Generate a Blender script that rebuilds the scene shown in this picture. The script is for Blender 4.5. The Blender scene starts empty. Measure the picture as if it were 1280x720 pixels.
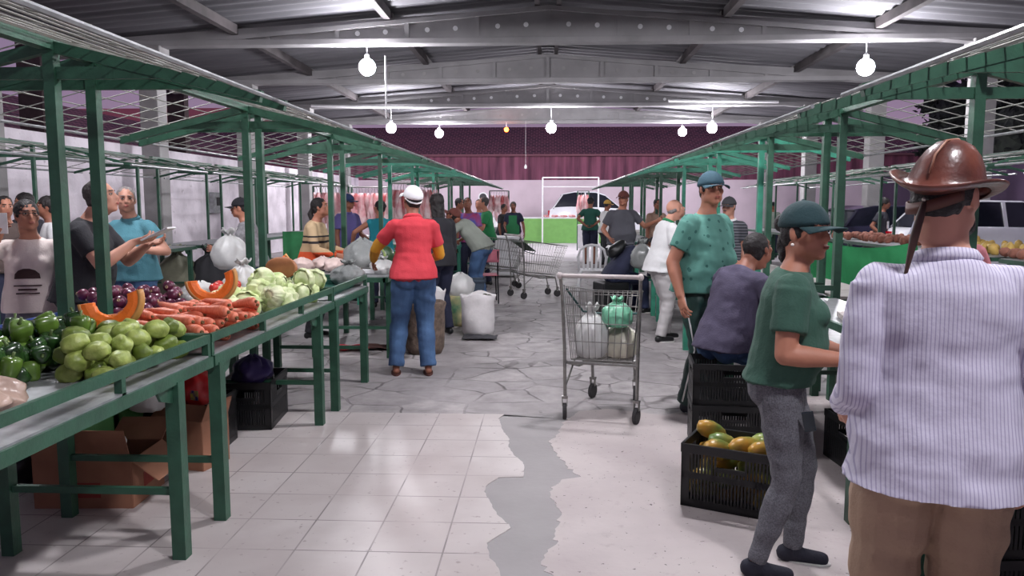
import bpy, math, random
from mathutils import Vector as V, Matrix, noise, Euler
PI = math.pi; R = math.radians
SC = bpy.context.scene; COL = SC.collection
rnd = random.Random(7)

# ------------------------------------------------------------------ camera
F = 970.0; CAMH = 1.55
PITCH = math.atan2(103, F); YAW = math.atan2(44*math.cos(PITCH), F)
cf = V((-math.sin(YAW)*math.cos(PITCH), math.cos(YAW)*math.cos(PITCH), -math.sin(PITCH)))
cr = cf.cross(V((0, 0, 1))).normalized(); cu = cr.cross(cf)
CAM = V((0, 0, CAMH))
def ray(px, py): return cf + cr*((px-640)/F) + cu*((360-py)/F)
def on(px, py, z=0.0):            # point of the horizontal plane z seen at a pixel
    r = ray(px, py); t = (z-CAMH)/r.z; return CAM + r*t
def at(px, py, Y):                # point at distance Y along the hall seen at a pixel
    r = ray(px, py); return CAM + r*(Y/r.y)

# ------------------------------------------------------------------ materials
def lin(c):
    return tuple(((v/255)/12.92 if v/255 <= .04045 else ((v/255+.055)/1.055)**2.4) for v in c)
MATS = {}
def mat(name, rgb, rough=.6, metal=0.0, var=.12, vs=6.0, bump=0.0, bs=40.0, rgb2=None, emit=0, alpha=1.0,
        stretch=(1, 1, 1), trans=0.0, coat=0.0, sheen=0.0):
    if name in MATS: return MATS[name]
    m = bpy.data.materials.new(name); m.use_nodes = True; MATS[name] = m
    nt = m.node_tree; N = nt.nodes; L = nt.links; b = N['Principled BSDF']
    a = lin(rgb); c2 = lin(rgb2) if rgb2 else tuple(max(0, v*(1-2.2*var)) for v in a)
    tc = N.new('ShaderNodeTexCoord'); mp = N.new('ShaderNodeMapping'); mp.inputs['Scale'].default_value = stretch
    L.new(tc.outputs['Object'], mp.inputs[0])
    n = N.new('ShaderNodeTexNoise'); n.inputs['Scale'].default_value = vs; n.inputs['Detail'].default_value = 4
    L.new(mp.outputs[0], n.inputs[0])
    rp = N.new('ShaderNodeValToRGB'); rp.color_ramp.elements[0].position = .35; rp.color_ramp.elements[1].position = .65
    rp.color_ramp.elements[0].color = (*c2, 1); rp.color_ramp.elements[1].color = (*a, 1)
    L.new(n.outputs[0], rp.inputs[0]); L.new(rp.outputs[0], b.inputs['Base Color'])
    b.inputs['Roughness'].default_value = rough; b.inputs['Metallic'].default_value = metal
    b.inputs['Alpha'].default_value = alpha; b.inputs['Transmission Weight'].default_value = trans
    b.inputs['Coat Weight'].default_value = coat; b.inputs['Sheen Weight'].default_value = sheen
    if bump:
        n2 = N.new('ShaderNodeTexNoise'); n2.inputs['Scale'].default_value = bs; n2.inputs['Detail'].default_value = 3
        L.new(mp.outputs[0], n2.inputs[0])
        bp = N.new('ShaderNodeBump'); bp.inputs['Strength'].default_value = bump; bp.inputs['Distance'].default_value = .01
        L.new(n2.outputs[0], bp.inputs['Height']); L.new(bp.outputs[0], b.inputs['Normal'])
    if emit:
        b.inputs['Emission Color'].default_value = (*a, 1); b.inputs['Emission Strength'].default_value = emit
    return m
def band_mat(name, rgbs, axis=2, period=.01, duty=.5, rough=.8, bump=0.0, coord='Object', var=.1):
    """two-colour stripes along an object axis"""
    m = mat(name, rgbs[0], rough, var=var, bump=bump); nt = m.node_tree; N = nt.nodes; L = nt.links
    b = N['Principled BSDF']; rp = [n for n in N if n.type == 'VALTORGB'][0]
    tc = [n for n in N if n.type == 'TEX_COORD'][0]
    sx = N.new('ShaderNodeSeparateXYZ'); L.new(tc.outputs[coord], sx.inputs[0])
    m1 = N.new('ShaderNodeMath'); m1.operation = 'DIVIDE'; m1.inputs[1].default_value = period
    L.new(sx.outputs[axis], m1.inputs[0])
    m2 = N.new('ShaderNodeMath'); m2.operation = 'FRACT'; L.new(m1.outputs[0], m2.inputs[0])
    m3 = N.new('ShaderNodeMath'); m3.operation = 'LESS_THAN'; m3.inputs[1].default_value = duty; L.new(m2.outputs[0], m3.inputs[0])
    mx = N.new('ShaderNodeMix'); mx.data_type = 'RGBA'; L.new(m3.outputs[0], mx.inputs[0])
    L.new(rp.outputs[0], mx.inputs[6]); mx.inputs[7].default_value = (*lin(rgbs[1]), 1)
    L.new(mx.outputs[2], b.inputs['Base Color'])
    return m

# ------------------------------------------------------------------ mesh builder
def frame(d, up=V((0, 0, 1))):
    d = d.normalized(); x = d.cross(up)
    if x.length < 1e-4: x = d.cross(V((0, 1, 0)))
    x.normalize(); y = x.cross(d).normalized(); return x, y, d
class MB:
    def __init__(s): s.v = []; s.f = []; s.m = []; s.cur = 0
    def add(s, vs, fs):
        o = len(s.v); s.v += [tuple(p) for p in vs]; s.f += [tuple(i+o for i in f) for f in fs]; s.m += [s.cur]*len(fs); return s
    def box(s, c, d, rot=None, taper=1.0):
        hx, hy, hz = d[0]/2, d[1]/2, d[2]/2; vs = []
        for z in (-1, 1):
            t = taper if z > 0 else 1
            for x, y in ((-1, -1), (1, -1), (1, 1), (-1, 1)):
                p = V((x*hx*t, y*hy*t, z*hz))
                if rot is not None: p = rot @ p
                vs.append(p+V(c))
        return s.add(vs, [(3, 2, 1, 0), (4, 5, 6, 7), (0, 1, 5, 4), (1, 2, 6, 5), (2, 3, 7, 6), (3, 0, 4, 7)])
    def bb(s, a, b):
        a, b = V(a), V(b); return s.box((a+b)/2, (abs(b.x-a.x), abs(b.y-a.y), abs(b.z-a.z)))
    def bar(s, p, q, w, h=None, up=V((0, 0, 1))):
        h = h or w; p, q = V(p), V(q); x, y, d = frame(q-p, up); vs = []
        for e in (p, q):
            for a, b in ((-1, -1), (1, -1), (1, 1), (-1, 1)): vs.append(e+x*(a*w/2)+y*(b*h/2))
        return s.add(vs, [(3, 2, 1, 0), (4, 5, 6, 7), (0, 1, 5, 4), (1, 2, 6, 5), (2, 3, 7, 6), (3, 0, 4, 7)])
    def rings(s, rs, cap=True, close=True):
        n = len(rs[0]); vs = [p for r in rs for p in r]; fs = []
        for i in range(len(rs)-1):
            for j in range(n if close else n-1):
                k = (j+1) % n; fs.append((i*n+j, i*n+k, (i+1)*n+k, (i+1)*n+j))
        if cap: fs.append(tuple(range(n-1, -1, -1))); fs.append(tuple((len(rs)-1)*n+j for j in range(n)))
        return s.add(vs, fs)
    def tube(s, pts, r, n=6, cap=True):
        pts = [V(p) for p in pts]; rs = []; N = len(pts); x = None
        for i, p in enumerate(pts):
            d = (pts[min(i+1, N-1)]-pts[max(i-1, 0)])
            if x is None: x, y, d = frame(d)
            else:
                d.normalize(); x = (x-d*x.dot(d)).normalized(); y = x.cross(d)
            rr = r[i] if isinstance(r, (list, tuple)) else r
            rs.append([p+x*(math.cos(t)*rr)+y*(math.sin(t)*rr) for t in (2*PI*j/n for j in range(n))])
        # orient outward
        return s.rings([list(reversed(q)) for q in rs] if (x.cross(y)).dot(d) < 0 else rs, cap)
    def lathe(s, prof, c=(0, 0, 0), n=16, sx=1.0, sy=1.0, lobes=0, la=0.0, M=None):
        c = V(c); rs = []
        for r, z in prof:
            q = []
            for j in range(n):
                t = 2*PI*j/n; rr = r*(1+la*math.cos(lobes*t)) if lobes else r
                p = V((math.cos(t)*rr*sx, math.sin(t)*rr*sy, z))
                if M is not None: p = M @ p
                q.append(p+c)
            rs.append(q)
        return s.rings(rs)
    def ell(s, c, r, n=12, m=8, M=None, warp=None):
        c = V(c); r = (r, r, r) if not hasattr(r, '__len__') else r; vs = []; fs = []
        def P(th, ph):
            p = V((math.cos(th)*math.cos(ph)*r[0], math.sin(th)*math.cos(ph)*r[1], math.sin(ph)*r[2]))
            if warp: p = warp(p)
            if M is not None: p = M @ p
            return p+c
        vs.append(P(0, -PI/2))
        for i in range(1, m):
            for j in range(n): vs.append(P(2*PI*j/n, -PI/2+PI*i/m))
        vs.append(P(0, PI/2)); T = len(vs)-1
        for j in range(n): fs.append((0, 1+(j+1) % n, 1+j))
        for i in range(m-2):
            for j in range(n):
                a = 1+i*n; fs.append((a+j, a+(j+1) % n, a+n+(j+1) % n, a+n+j))
        a = 1+(m-2)*n
        for j in range(n): fs.append((a+j, a+(j+1) % n, T))
        return s.add(vs, fs)
    def cap(s, a, b, ra, rb, n=10, flat=1.0, up=V((0, 1, 0)), ends=True):
        """tapered capsule, cross-section flattened along 'up'"""
        a, b = V(a), V(b); x, y, d = frame(b-a, up); rs = []
        st = [(-1, .0), (-.8, .6), (-.5, .87), (0, 1)] if ends else [(0, 1)]
        for k, w in st: rs.append((a+d*(ra*k), max(ra*w, .0008)))
        for k, w in reversed(st): rs.append((b-d*(rb*k), max(rb*w, .0008)))
        q = [[c+x*(math.cos(t)*rr)+y*(math.sin(t)*rr*flat) for t in (2*PI*j/n for j in range(n))] for c, rr in rs]
        return s.rings(q)
    def disc(s, c, r, nrm, n=12, t=.01):
        x, y, d = frame(V(nrm)); c = V(c)
        return s.rings([[c+d*o+x*(math.cos(a)*r)+y*(math.sin(a)*r) for a in (2*PI*j/n for j in range(n))] for o in (-t/2, t/2)])
    def grid(s, fn, nu, nv, thick=None):
        vs = [fn(i/nu, j/nv) for i in range(nu+1) for j in range(nv+1)]; fs = []
        for i in range(nu):
            for j in range(nv):
                a = i*(nv+1)+j; fs.append((a, a+nv+1, a+nv+2, a+1))
        return s.add(vs, fs)
    def prism(s, outline, z0, z1):
        n = len(outline); vs = [(x, y, z0) for x, y in outline]+[(x, y, z1) for x, y in outline]
        return s.add(vs, [tuple(range(n-1, -1, -1)), tuple(range(n, 2*n))]+[(i, (i+1) % n, n+(i+1) % n, n+i) for i in range(n)])
    def xf(s, M):
        s.v = [tuple(M @ V(p)) for p in s.v]; return s
    def build(s, name, m, parent=None, smooth=False, bevel=0, solid=0, sub=0, loc=None, mods=None):
        me = bpy.data.meshes.new(name); me.from_pydata(s.v, [], s.f)
        ms = m if isinstance(m, (list, tuple)) else [m]
        for q in ms: me.materials.append(q)
        if len(ms) > 1: me.polygons.foreach_set('material_index', s.m)
        if smooth: me.polygons.foreach_set('use_smooth', [True]*len(me.polygons))
        me.validate(); me.update()
        o = bpy.data.objects.new(name, me); COL.objects.link(o)
        if parent is not None: o.parent = parent
        if loc is not None: o.location = loc
        if bevel:
            b = o.modifiers.new('b', 'BEVEL'); b.width = bevel; b.segments = 2; b.limit_method = 'ANGLE'; b.harden_normals = False
        if solid:
            b = o.modifiers.new('s', 'SOLIDIFY'); b.thickness = solid; b.offset = 0
        if sub:
            b = o.modifiers.new('u', 'SUBSURF'); b.levels = sub; b.render_levels = sub
        return o
def recenter(o):
    """put a mesh's own origin at the middle of its base"""
    vs = o.data.vertices; n = len(vs); mn = [min(v.co[i] for v in vs) for i in range(3)]; mx = [max(v.co[i] for v in vs) for i in range(3)]
    c = V(((mn[0]+mx[0])/2, (mn[1]+mx[1])/2, mn[2])); o.data.transform(Matrix.Translation(-c)); o.location = V(o.location)+c
    return o
def tag(o, label=None, cat=None, group=None, kind=None):
    if label: o['label'] = label
    if cat: o['category'] = cat
    if group: o['group'] = group
    if kind: o['kind'] = kind
    return o
def thing(name, label, cat, loc=(0, 0, 0), rz=0, group=None):
    o = bpy.data.objects.new(name, None); COL.objects.link(o); o.empty_display_size = .1
    o.location = loc; o.rotation_euler = (0, 0, rz); return tag(o, label, cat, group)
def struct(o): o['kind'] = 'structure'; return o
def tree_of(o, parent=None):
    c = o.copy(); COL.objects.link(c); c.parent = parent
    for ch in list(o.children): tree_of(ch, c)
    return c
class Stock:
    """one built original; the first use moves it, later uses copy it and its parts"""
    def __init__(s, o): s.o = o; s.used = False
    def put(s, loc, rot=(0, 0, 0), scale=1.0, label=None, group=None, cat=None):
        o = tree_of(s.o) if s.used else s.o
        s.used = True; o.location = loc; o.rotation_euler = rot
        o.scale = (scale,)*3 if not hasattr(scale, '__len__') else scale
        if label: o['label'] = label
        if group: o['group'] = group
        if cat: o['category'] = cat
        return o
def heap(spheres, n, region, z0, tries=14, squash=1.0, avoid=None, prev=None, top=9):
    """drop n bodies, each a cluster of spheres, into a region; returns (x, y, z, angle)"""
    placed = prev if prev is not None else []; out = []
    for i in range(n):
        best = None
        for t in range(tries):
            x, y = region(); a, off = spheres(); z = z0+max(-o[2]+r for o, r in ((o, r) for o, r in off))
            for o, r in off:
                X, Y = x+o[0], y+o[1]
                for (qx, qy, qz, qr) in placed:
                    d2 = (X-qx)**2+(Y-qy)**2; s = (r+qr)*squash
                    if d2 < s*s: z = max(z, qz+math.sqrt(s*s-d2)-o[2])
            if best is None or z < best[2]: best = (x, y, z, a, off)
        x, y, z, a, off = best
        if z > top: continue
        for o, r in off: placed.append((x+o[0], y+o[1], z+o[2], r))
        out.append((x, y, z, a))
    return out
LAMP = 520.0; SKY = .85; EXPO = 0.0
NEARL = [(-3.8, 5.9), (6.7, 5.9), (.9, 5.9), (1.6, .8)]
# ------------------------------------------------------------------ palette
GREEN = mat('green_paint', (46, 88, 68), .45, var=.14, vs=9, bump=.15, bs=60)
GREEN_LIT = mat('teal_paint', (62, 146, 120), .45, var=.14, vs=9, bump=.15, bs=60)  # same green paint, its lit look further off put into the colour
GALV = mat('galvanised', (158, 160, 162), .42, .35, var=.14, vs=14)
WIRE = mat('wire', (150, 152, 145), .55, .2, var=.2, vs=3)
CONC = mat('concrete', (152, 150, 150), .9, var=.09, vs=2.2, bump=.3, bs=25)
CONCB = mat('beam_concrete', (146, 144, 146), .85, var=.10, vs=1.4, bump=.2, bs=20)
ROOFM = mat('roof_sheet', (112, 111, 116), .75, .1, var=.16, vs=.8, stretch=(.4, 3, 1))
PURL = mat('purlin', (84, 78, 80), .7, .1, var=.2, vs=2)
WHITEW = mat('white_wall', (214, 204, 212), .9, var=.09, vs=1.3, bump=.4, bs=14)
BLACKP = mat('black_plastic', (22, 23, 25), .42, var=.1)
BULB = mat('bulb_glow', (248, 246, 252), .5, emit=1.0)
ORANGEB = mat('orange_bulb', (255, 100, 30), .5, emit=1.0)
WHITEP = mat('white_plastic', (222, 222, 224), .45, var=.06)
CHROME = mat('chrome_wire', (150, 148, 145), .35, .8, var=.1, vs=30)
RUBBER = mat('rubber', (52, 50, 52), .8, var=.1)
CARD = mat('cardboard', (150, 104, 80), .9, var=.10, vs=5)
CARDD = mat('cardboard_print', (150, 60, 50), .9, var=.15, vs=8)
# ------------------------------------------------------------------ floor
def node_mat(name): 
    m = bpy.data.materials.new(name); m.use_nodes = True; return m, m.node_tree.nodes, m.node_tree.links, m.node_tree.nodes['Principled BSDF']
def mix(N, L, fac, a, b, mode='MIX'):
    x = N.new('ShaderNodeMix'); x.data_type = 'RGBA'; x.blend_type = mode
    for sock, v in ((0, fac), (6, a), (7, b)):
        if isinstance(v, (int, float)): x.inputs[sock].default_value = v
        elif isinstance(v, tuple): x.inputs[sock].default_value = (*v[:3], 1)
        else: L.new(v, x.inputs[sock])
    return x.outputs[2]
def noise_n(N, L, vec, scale, detail=4, lo=.4, hi=.6, rough=.5):
    n = N.new('ShaderNodeTexNoise'); n.inputs['Scale'].default_value = scale; n.inputs['Detail'].default_value = detail
    n.inputs['Roughness'].default_value = rough
    L.new(vec, n.inputs[0]); r = N.new('ShaderNodeMapRange'); r.inputs[1].default_value = lo; r.inputs[2].default_value = hi
    L.new(n.outputs[0], r.inputs[0]); return r.outputs[0]
def bump(N, L, b, h, s, d=.01):
    bp = N.new('ShaderNodeBump'); bp.inputs['Strength'].default_value = s; bp.inputs['Distance'].default_value = d
    L.new(h, bp.inputs['Height']); L.new(bp.outputs[0], b.inputs['Normal'])

TX0 = on(605.6, 518.8).x; TY0 = on(560, 571.8).y; TS = .335
m, N, L, b = node_mat('tile_floor')
tc = N.new('ShaderNodeTexCoord').outputs['Object']
mp = N.new('ShaderNodeMapping'); mp.inputs['Location'].default_value = (-TX0, -TY0, 0); L.new(tc, mp.inputs[0])
br = N.new('ShaderNodeTexBrick'); br.offset = 0; br.inputs['Scale'].default_value = 1
br.inputs['Brick Width'].default_value = TS; br.inputs['Row Height'].default_value = TS; br.inputs['Mortar Size'].default_value = .0045
br.inputs['Mortar Smooth'].default_value = .3
br.inputs['Color1'].default_value = (*lin((192, 185, 183)), 1); br.inputs['Color2'].default_value = (*lin((183, 175, 173)), 1)
br.inputs['Mortar'].default_value = (*lin((120, 112, 112)), 1); L.new(mp.outputs[0], br.inputs[0])
c = mix(N, L, noise_n(N, L, tc, 2.2, 6, .42, .66), br.outputs['Color'], lin((174, 165, 163)))
c = mix(N, L, noise_n(N, L, tc, 30, 3, .66, .74), c, lin((150, 140, 138)))
L.new(c, b.inputs['Base Color']); b.inputs['Roughness'].default_value = .42
bump(N, L, b, br.outputs['Fac'], -.25, .004)
TILE = m
m, N, L, b = node_mat('pale_cement')
tc = N.new('ShaderNodeTexCoord').outputs['Object']
c = mix(N, L, noise_n(N, L, tc, 1.2, 6, .38, .62), lin((184, 175, 173)), lin((168, 158, 157)))
c = mix(N, L, noise_n(N, L, tc, 9, 6, .58, .75, .7), c, lin((160, 148, 147)))
c = mix(N, L, noise_n(N, L, tc, 45, 2, .70, .74), c, lin((90, 84, 84)))
L.new(c, b.inputs['Base Color']); b.inputs['Roughness'].default_value = .75
bump(N, L, b, noise_n(N, L, tc, 25, 5, .2, .8), .25, .006)
CEM = m
GREYC = mat('grey_patch', (150, 146, 146), .8, var=.05, vs=3, bump=.25, bs=30)
m, N, L, b = node_mat('stone_paving')
tc = N.new('ShaderNodeTexCoord').outputs['Object']
nz = N.new('ShaderNodeTexNoise'); nz.inputs['Scale'].default_value = 3; L.new(tc, nz.inputs[0])
vm = N.new('ShaderNodeVectorMath'); vm.operation = 'SCALE'; vm.inputs[3].default_value = .12; L.new(nz.outputs[1], vm.inputs[0])
va = N.new('ShaderNodeVectorMath'); va.operation = 'ADD'; L.new(tc, va.inputs[0]); L.new(vm.outputs[0], va.inputs[1])
vo = N.new('ShaderNodeTexVoronoi'); vo.feature = 'DISTANCE_TO_EDGE'; vo.inputs['Scale'].default_value = 2.3; vo.inputs['Randomness'].default_value = .75
L.new(va.outputs[0], vo.inputs[0])
vc = N.new('ShaderNodeTexVoronoi'); vc.inputs['Scale'].default_value = 2.3; vc.inputs['Randomness'].default_value = .75; L.new(va.outputs[0], vc.inputs[0])
hs = N.new('ShaderNodeSeparateColor'); L.new(vc.outputs['Color'], hs.inputs[0])
c = mix(N, L, hs.outputs[0], lin((176, 170, 170)), lin((152, 147, 148)))
c = mix(N, L, noise_n(N, L, tc, 5, 6, .35, .7, .65), c, lin((134, 129, 129)))
mr = N.new('ShaderNodeMapRange'); mr.inputs[1].default_value = .006; mr.inputs[2].default_value = .03; L.new(vo.outputs['Distance'], mr.inputs[0])
brk = noise_n(N, L, tc, 1.6, 4, .40, .60)
inv = N.new('ShaderNodeMath'); inv.operation = 'MAXIMUM'; L.new(mr.outputs[0], inv.inputs[0]); L.new(brk, inv.inputs[1])
c = mix(N, L, inv.outputs[0], lin((88, 83, 83)), c)
L.new(c, b.inputs['Base Color']); b.inputs['Roughness'].default_value = .62
bump(N, L, b, inv.outputs[0], .5, .012)
PAVE = m

o = MB().bb((-30, -8, -.12), (30, 70, 0)).build('floor', PAVE); struct(o)
def c8(x, y): p = on(x/2.1333+300, y/2.132+500, .006); return (p.x, p.y)
le = [c8(*p) for p in ((705, 38), (690, 50), (700, 80), (718, 105), (715, 125), (735, 150), (757, 170), (757, 205), (690, 207), (660, 225), (652, 245), (668, 275), (690, 310), (718, 332), (722, 342), (690, 362), (655, 382), (665, 415), (690, 450), (697, 475), (680, 520), (705, 590))]
ri = [c8(*p) for p in ((905, 30), (862, 60), (850, 90), (825, 110), (850, 150), (890, 190), (910, 205), (860, 212), (820, 245), (830, 265), (855, 295), (850, 320), (838, 350), (845, 385), (820, 405), (805, 430), (815, 455), (832, 475), (820, 540), (850, 600))]
def rough(pts, a, seed):
    out = []
    for i in range(len(pts)-1):
        p, q = V((*pts[i], 0)), V((*pts[i+1], 0)); n = max(1, int((q-p).length/.025))
        for k in range(n):
            t = p.lerp(q, k/n); w = noise.noise(V((t.x*24, t.y*24, seed)))*a; out.append((t.x+w, t.y+w*.4))
    return out+[pts[-1]]
yt = on(500, 518.5).y
le2 = rough(le, .012, 1); ri2 = rough(ri, .03, 5)
o = MB().prism([(-7, -4), (le[-1][0]+.05, -4)]+list(reversed(le2))+[(-7, yt)], -.02, .008).build('floor', TILE); struct(o)
o = MB().prism([(le[-1][0]-.1, -4), (ri[-1][0]+.1, -4)]+list(reversed(ri2))+[(le[0][0]-.1, yt)]+[(x-.03, y) for x, y in le2], -.02, .005).build('floor', GREYC); struct(o)
far_r = [(ri[0][0], ri[0][1])]+[(V(on(x, y)).x, V(on(x, y)).y) for x, y in ((760, 512), (830, 520), (900, 505))]+[(3.2, 6.6), (3.4, -4)]
o = MB().prism([(ri[-1][0], -4)]+list(reversed(ri2))+far_r[1:], -.02, .007).build('floor', CEM); struct(o)
# concrete at the far end, its brighter lighting put into a paler colour
o = MB().prism([(-6, 21.5), (7, 21.8), (7, 35.2), (-6, 35.2)], -.02, .006).build('floor', mat('far_cement', (206, 200, 204), .7, var=.06, vs=1)); struct(o)

# ------------------------------------------------------------------ roof
def roof_z(x): return 5.74-.083*abs(x)
mb = MB(); ny = 720
for sgn in (-1, 1):
    xs = [0, 3.4*sgn, 6.8*sgn, 10.6*sgn]
    mb.grid(lambda u, v: V((xs[int(round(u*3))], -3+v*36, roof_z(xs[int(round(u*3))])+.10+.034*math.cos(v*36/.4*2*PI))), 3, 900)
o = mb.build('ceiling', ROOFM, smooth=True); struct(o)
for i, (x, w) in enumerate(((-9.8, .12), (-6.5, .14), (-3.3, .14), (-.22, .1), (.22, .1), (3.6, .14), (6.6, .14), (9.8, .12))):
    for j, (ya, yb) in enumerate(((-3, 6.1), (6.3, 16.3), (16.5, 26.6), (26.8, 33))):
        z = roof_z(x)
        o = MB().bb((x-w/2, ya, z-.12), (x+w/2, yb, z+.07)).build('roof_purlin', PURL)
        side = 'ridge' if abs(x) < 1 else ('left' if x < 0 else 'right')
        tag(o, 'long grey steel purlin under the sheet roof, %s slope' % side if side != 'ridge' else 'grey steel purlin running along the ridge of the sheet roof', 'roof beam', 'purlins on the %s of the roof' % side)
BY = [1.1, 6.2, 11.3, 16.4, 21.5, 26.7, 32.0]
HOLE = mat('bolt_plug', (225, 225, 228), .6, var=.03)  # light showing through the web's bolt holes, painted as pale discs
names = {3: 'nearest concrete roof beam in view, pale bolt plugs along its web', 4: 'second concrete roof beam in view with framed web panels', 5: 'third concrete roof beam in view, three white lamps hanging under it', 6: 'farthest concrete roof beam above the maroon wall'}
for k, y in enumerate(BY):
    t = thing('roof_beam', names.get(k, 'concrete roof beam overhead, out of the picture towards the near end'), 'roof beam', (0, y, 4.85), group=None if k in names else 'concrete beams over the near end')
    W = 10.4
    mb = MB()
    for sg in (-1, 1):
        xs = [0, sg*W]
        a = [V((x, d, z)) for x, d, z in ((0, -.07, .1), (0, .07, .1), (sg*W, .07, .1), (sg*W, -.07, .1))]
        zt = [roof_z(0)-.16-4.85, roof_z(0)-.16-4.85, roof_z(W)-.16-4.85, roof_z(W)-.16-4.85]
        vs = a+[V((p.x, p.y, max(.12, z))) for p, z in zip(a, zt)]
        mb.add(vs, [(0, 1, 2, 3), (7, 6, 5, 4), (0, 4, 5, 1), (1, 5, 6, 2), (2, 6, 7, 3), (3, 7, 4, 0)] if sg > 0 else [(3, 2, 1, 0), (4, 5, 6, 7), (1, 5, 4, 0), (2, 6, 5, 1), (3, 7, 6, 2), (0, 4, 7, 3)])
    mb.build('web', CONCB, t)
    MB().bb((-W, -.15, 0), (W, .15, .13)).build('bottom_flange', CONCB, t, bevel=.02)
    mb = MB()
    for sg in (-1, 1):
        zt0, zt1 = roof_z(0)-4.85-.24, roof_z(W)-4.85-.24
        if zt1 < .14: pass
        mb.bar((0, 0, zt0+.05), (sg*W, 0, zt1+.05), .28, .09)
    mb.build('top_flange', CONCB, t)
    rb = MB(); hl = MB()
    for i in range(-6, 7):
        x = i*1.45+.0; zt = roof_z(x)-4.85-.2
        if zt > .2: rb.bb((x-.045, -.115, .1), (x+.045, .115, zt))
    rb.build('stiffener', CONCB, t)
    for i in range(-6, 6):
        for q in (.42, 1.0):
            x = i*1.45+q; zt = roof_z(x)-4.85-.2
            if zt > .3: hl.disc((x, -.075, .1+(zt-.1)*.5), .05, (0, 1, 0), 12, .02)
    hl.build('bolt_plug', HOLE if k % 2 else CONC, t)
# conduits
for x0, x1, y, z in ((4.0, 7.6, 26.45, 4.95), (-8.0, -5.0, 26.45, 4.85)):
    o = MB().tube([(x0, y, z+.06), (x1, y, z)], .045, 8).build('conduit', WHITEP); recenter(o)
    tag(o, 'thin white conduit tube running beside the third roof beam, %s side' % ('right' if x0 > 0 else 'left'), 'pipe')
# ------------------------------------------------------------------ pillars
for sx, X in ((-1, -8.35), (1, 8.75)):
    for k, y in enumerate(BY):
        t = thing('concrete_pillar', ('left' if sx < 0 else 'right')+' row concrete pillar, number %s from the far end' % ['seven', 'six', 'five', 'four', 'three', 'two', 'one'][k] if False else
                  '%s concrete pillar on the %s side of the hall under %s' % ('square', 'left' if sx < 0 else 'right', {3: 'the nearest roof beam in view', 4: 'the second roof beam', 5: 'the third roof beam', 6: 'the farthest roof beam'}.get(k, 'a beam too near to be seen')),
                  'pillar', (X, y, 0), group=None if k in names else 'near pillars on the %s' % ('left' if sx < 0 else 'right'))
        MB().bb((-.2, -.2, 0), (.2, .2, 4.62)).build('shaft', CONC, t, bevel=.02)
        MB().bb((-.3, -.22, 4.6), (.3, .22, 4.86)).build('bracket', CONC, t, bevel=.02)
# ------------------------------------------------------------------ walls
m, N, L, b = node_mat('limewash')
tc = N.new('ShaderNodeTexCoord').outputs['Object']
c = mix(N, L, noise_n(N, L, tc, 1.3, 6, .4, .66), lin((228, 220, 228)), lin((192, 184, 192)))
c = mix(N, L, noise_n(N, L, tc, 4, 8, .60, .75, .7), c, lin((124, 116, 122)))
L.new(c, b.inputs['Base Color']); b.inputs['Roughness'].default_value = .9
bump(N, L, b, noise_n(N, L, tc, 12, 5, .2, .8), .4, .015)
LIME = m
o = MB().bb((-9.2, -5, 0), (-9.0, 37, 2.85)).build('wall_left', LIME); struct(o)
o = MB().bb((-24, 37, 0), (24, 37.2, 2.75)).build('wall_far', mat('pink_limewash', (214, 196, 206), .9, var=.08, vs=.7, bump=.2)); struct(o)
# maroon building behind: streaked wall and tiled roof
m, N, L, b = node_mat('maroon_wall_paint')
tc = N.new('ShaderNodeTexCoord').outputs['Object']
mp = N.new('ShaderNodeMapping'); mp.inputs['Scale'].default_value = (2.5, 1, .22); L.new(tc, mp.inputs[0])
c = mix(N, L, noise_n(N, L, mp.outputs[0], 1.2, 6, .38, .62), lin((150, 88, 112)), lin((98, 54, 74)))
L.new(c, b.inputs['Base Color']); b.inputs['Roughness'].default_value = .8
MAR = m
m, N, L, b = node_mat('roof_tiles')
tc = N.new('ShaderNodeTexCoord').outputs['Object']
br = N.new('ShaderNodeTexBrick'); br.inputs['Scale'].default_value = 1; br.inputs['Brick Width'].default_value = .28; br.inputs['Row Height'].default_value = .2; br.inputs['Mortar Size'].default_value = .022
br.inputs['Color1'].default_value = (*lin((92, 48, 62)), 1); br.inputs['Color2'].default_value = (*lin((60, 34, 48)), 1); br.inputs['Mortar'].default_value = (*lin((128, 84, 96)), 1)
L.new(tc, br.inputs[0]); L.new(br.outputs[0], b.inputs['Base Color']); b.inputs['Roughness'].default_value = .85
RTILE = m
t = thing('neighbouring_building', 'long maroon building with a dark tiled roof behind the far wall', 'building', (0, 39.5, 0))
MB().bb((-30, 0, 0), (30, .3, 4.05)).build('wall', MAR, t)
mb = MB().bb((-30, 0, -.06), (30, 3.6, .06)); o = mb.build('tiled_roof', RTILE, t); o.location = (0, -.35, 4.05); o.rotation_euler = (R(27), 0, 0)
t = thing('neighbouring_house', 'low house with maroon tiled roof beyond the white left wall', 'building', (-15, 20, 0))
MB().bb((-1.5, -25, 0), (1.5, 17, 3.0)).build('wall', mat('pink_wall', (196, 118, 128), .85, var=.08, vs=.6), t)
mb = MB().bb((-25, 0, -.06), (17, 3.3, .06)); o = mb.build('tiled_roof', RTILE, t); o.location = (1.9, 0, 3.0); o.rotation_euler = (R(32), 0, R(90))
t = thing('pink_building', 'pink building with flat roof rising beyond the tiled roofs on the left', 'building', (-26, 44, 0))
MB().bb((-22, 0, 0), (9, 6, 7.05)).build('wall', mat('pink_render', (214, 130, 138), .85, var=.05, vs=.4), t)
MB().bb((-20, .5, 7.05), (-8, 5, 7.7)).build('roof_block', mat('brick_red', (196, 80, 62), .85), t)
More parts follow.
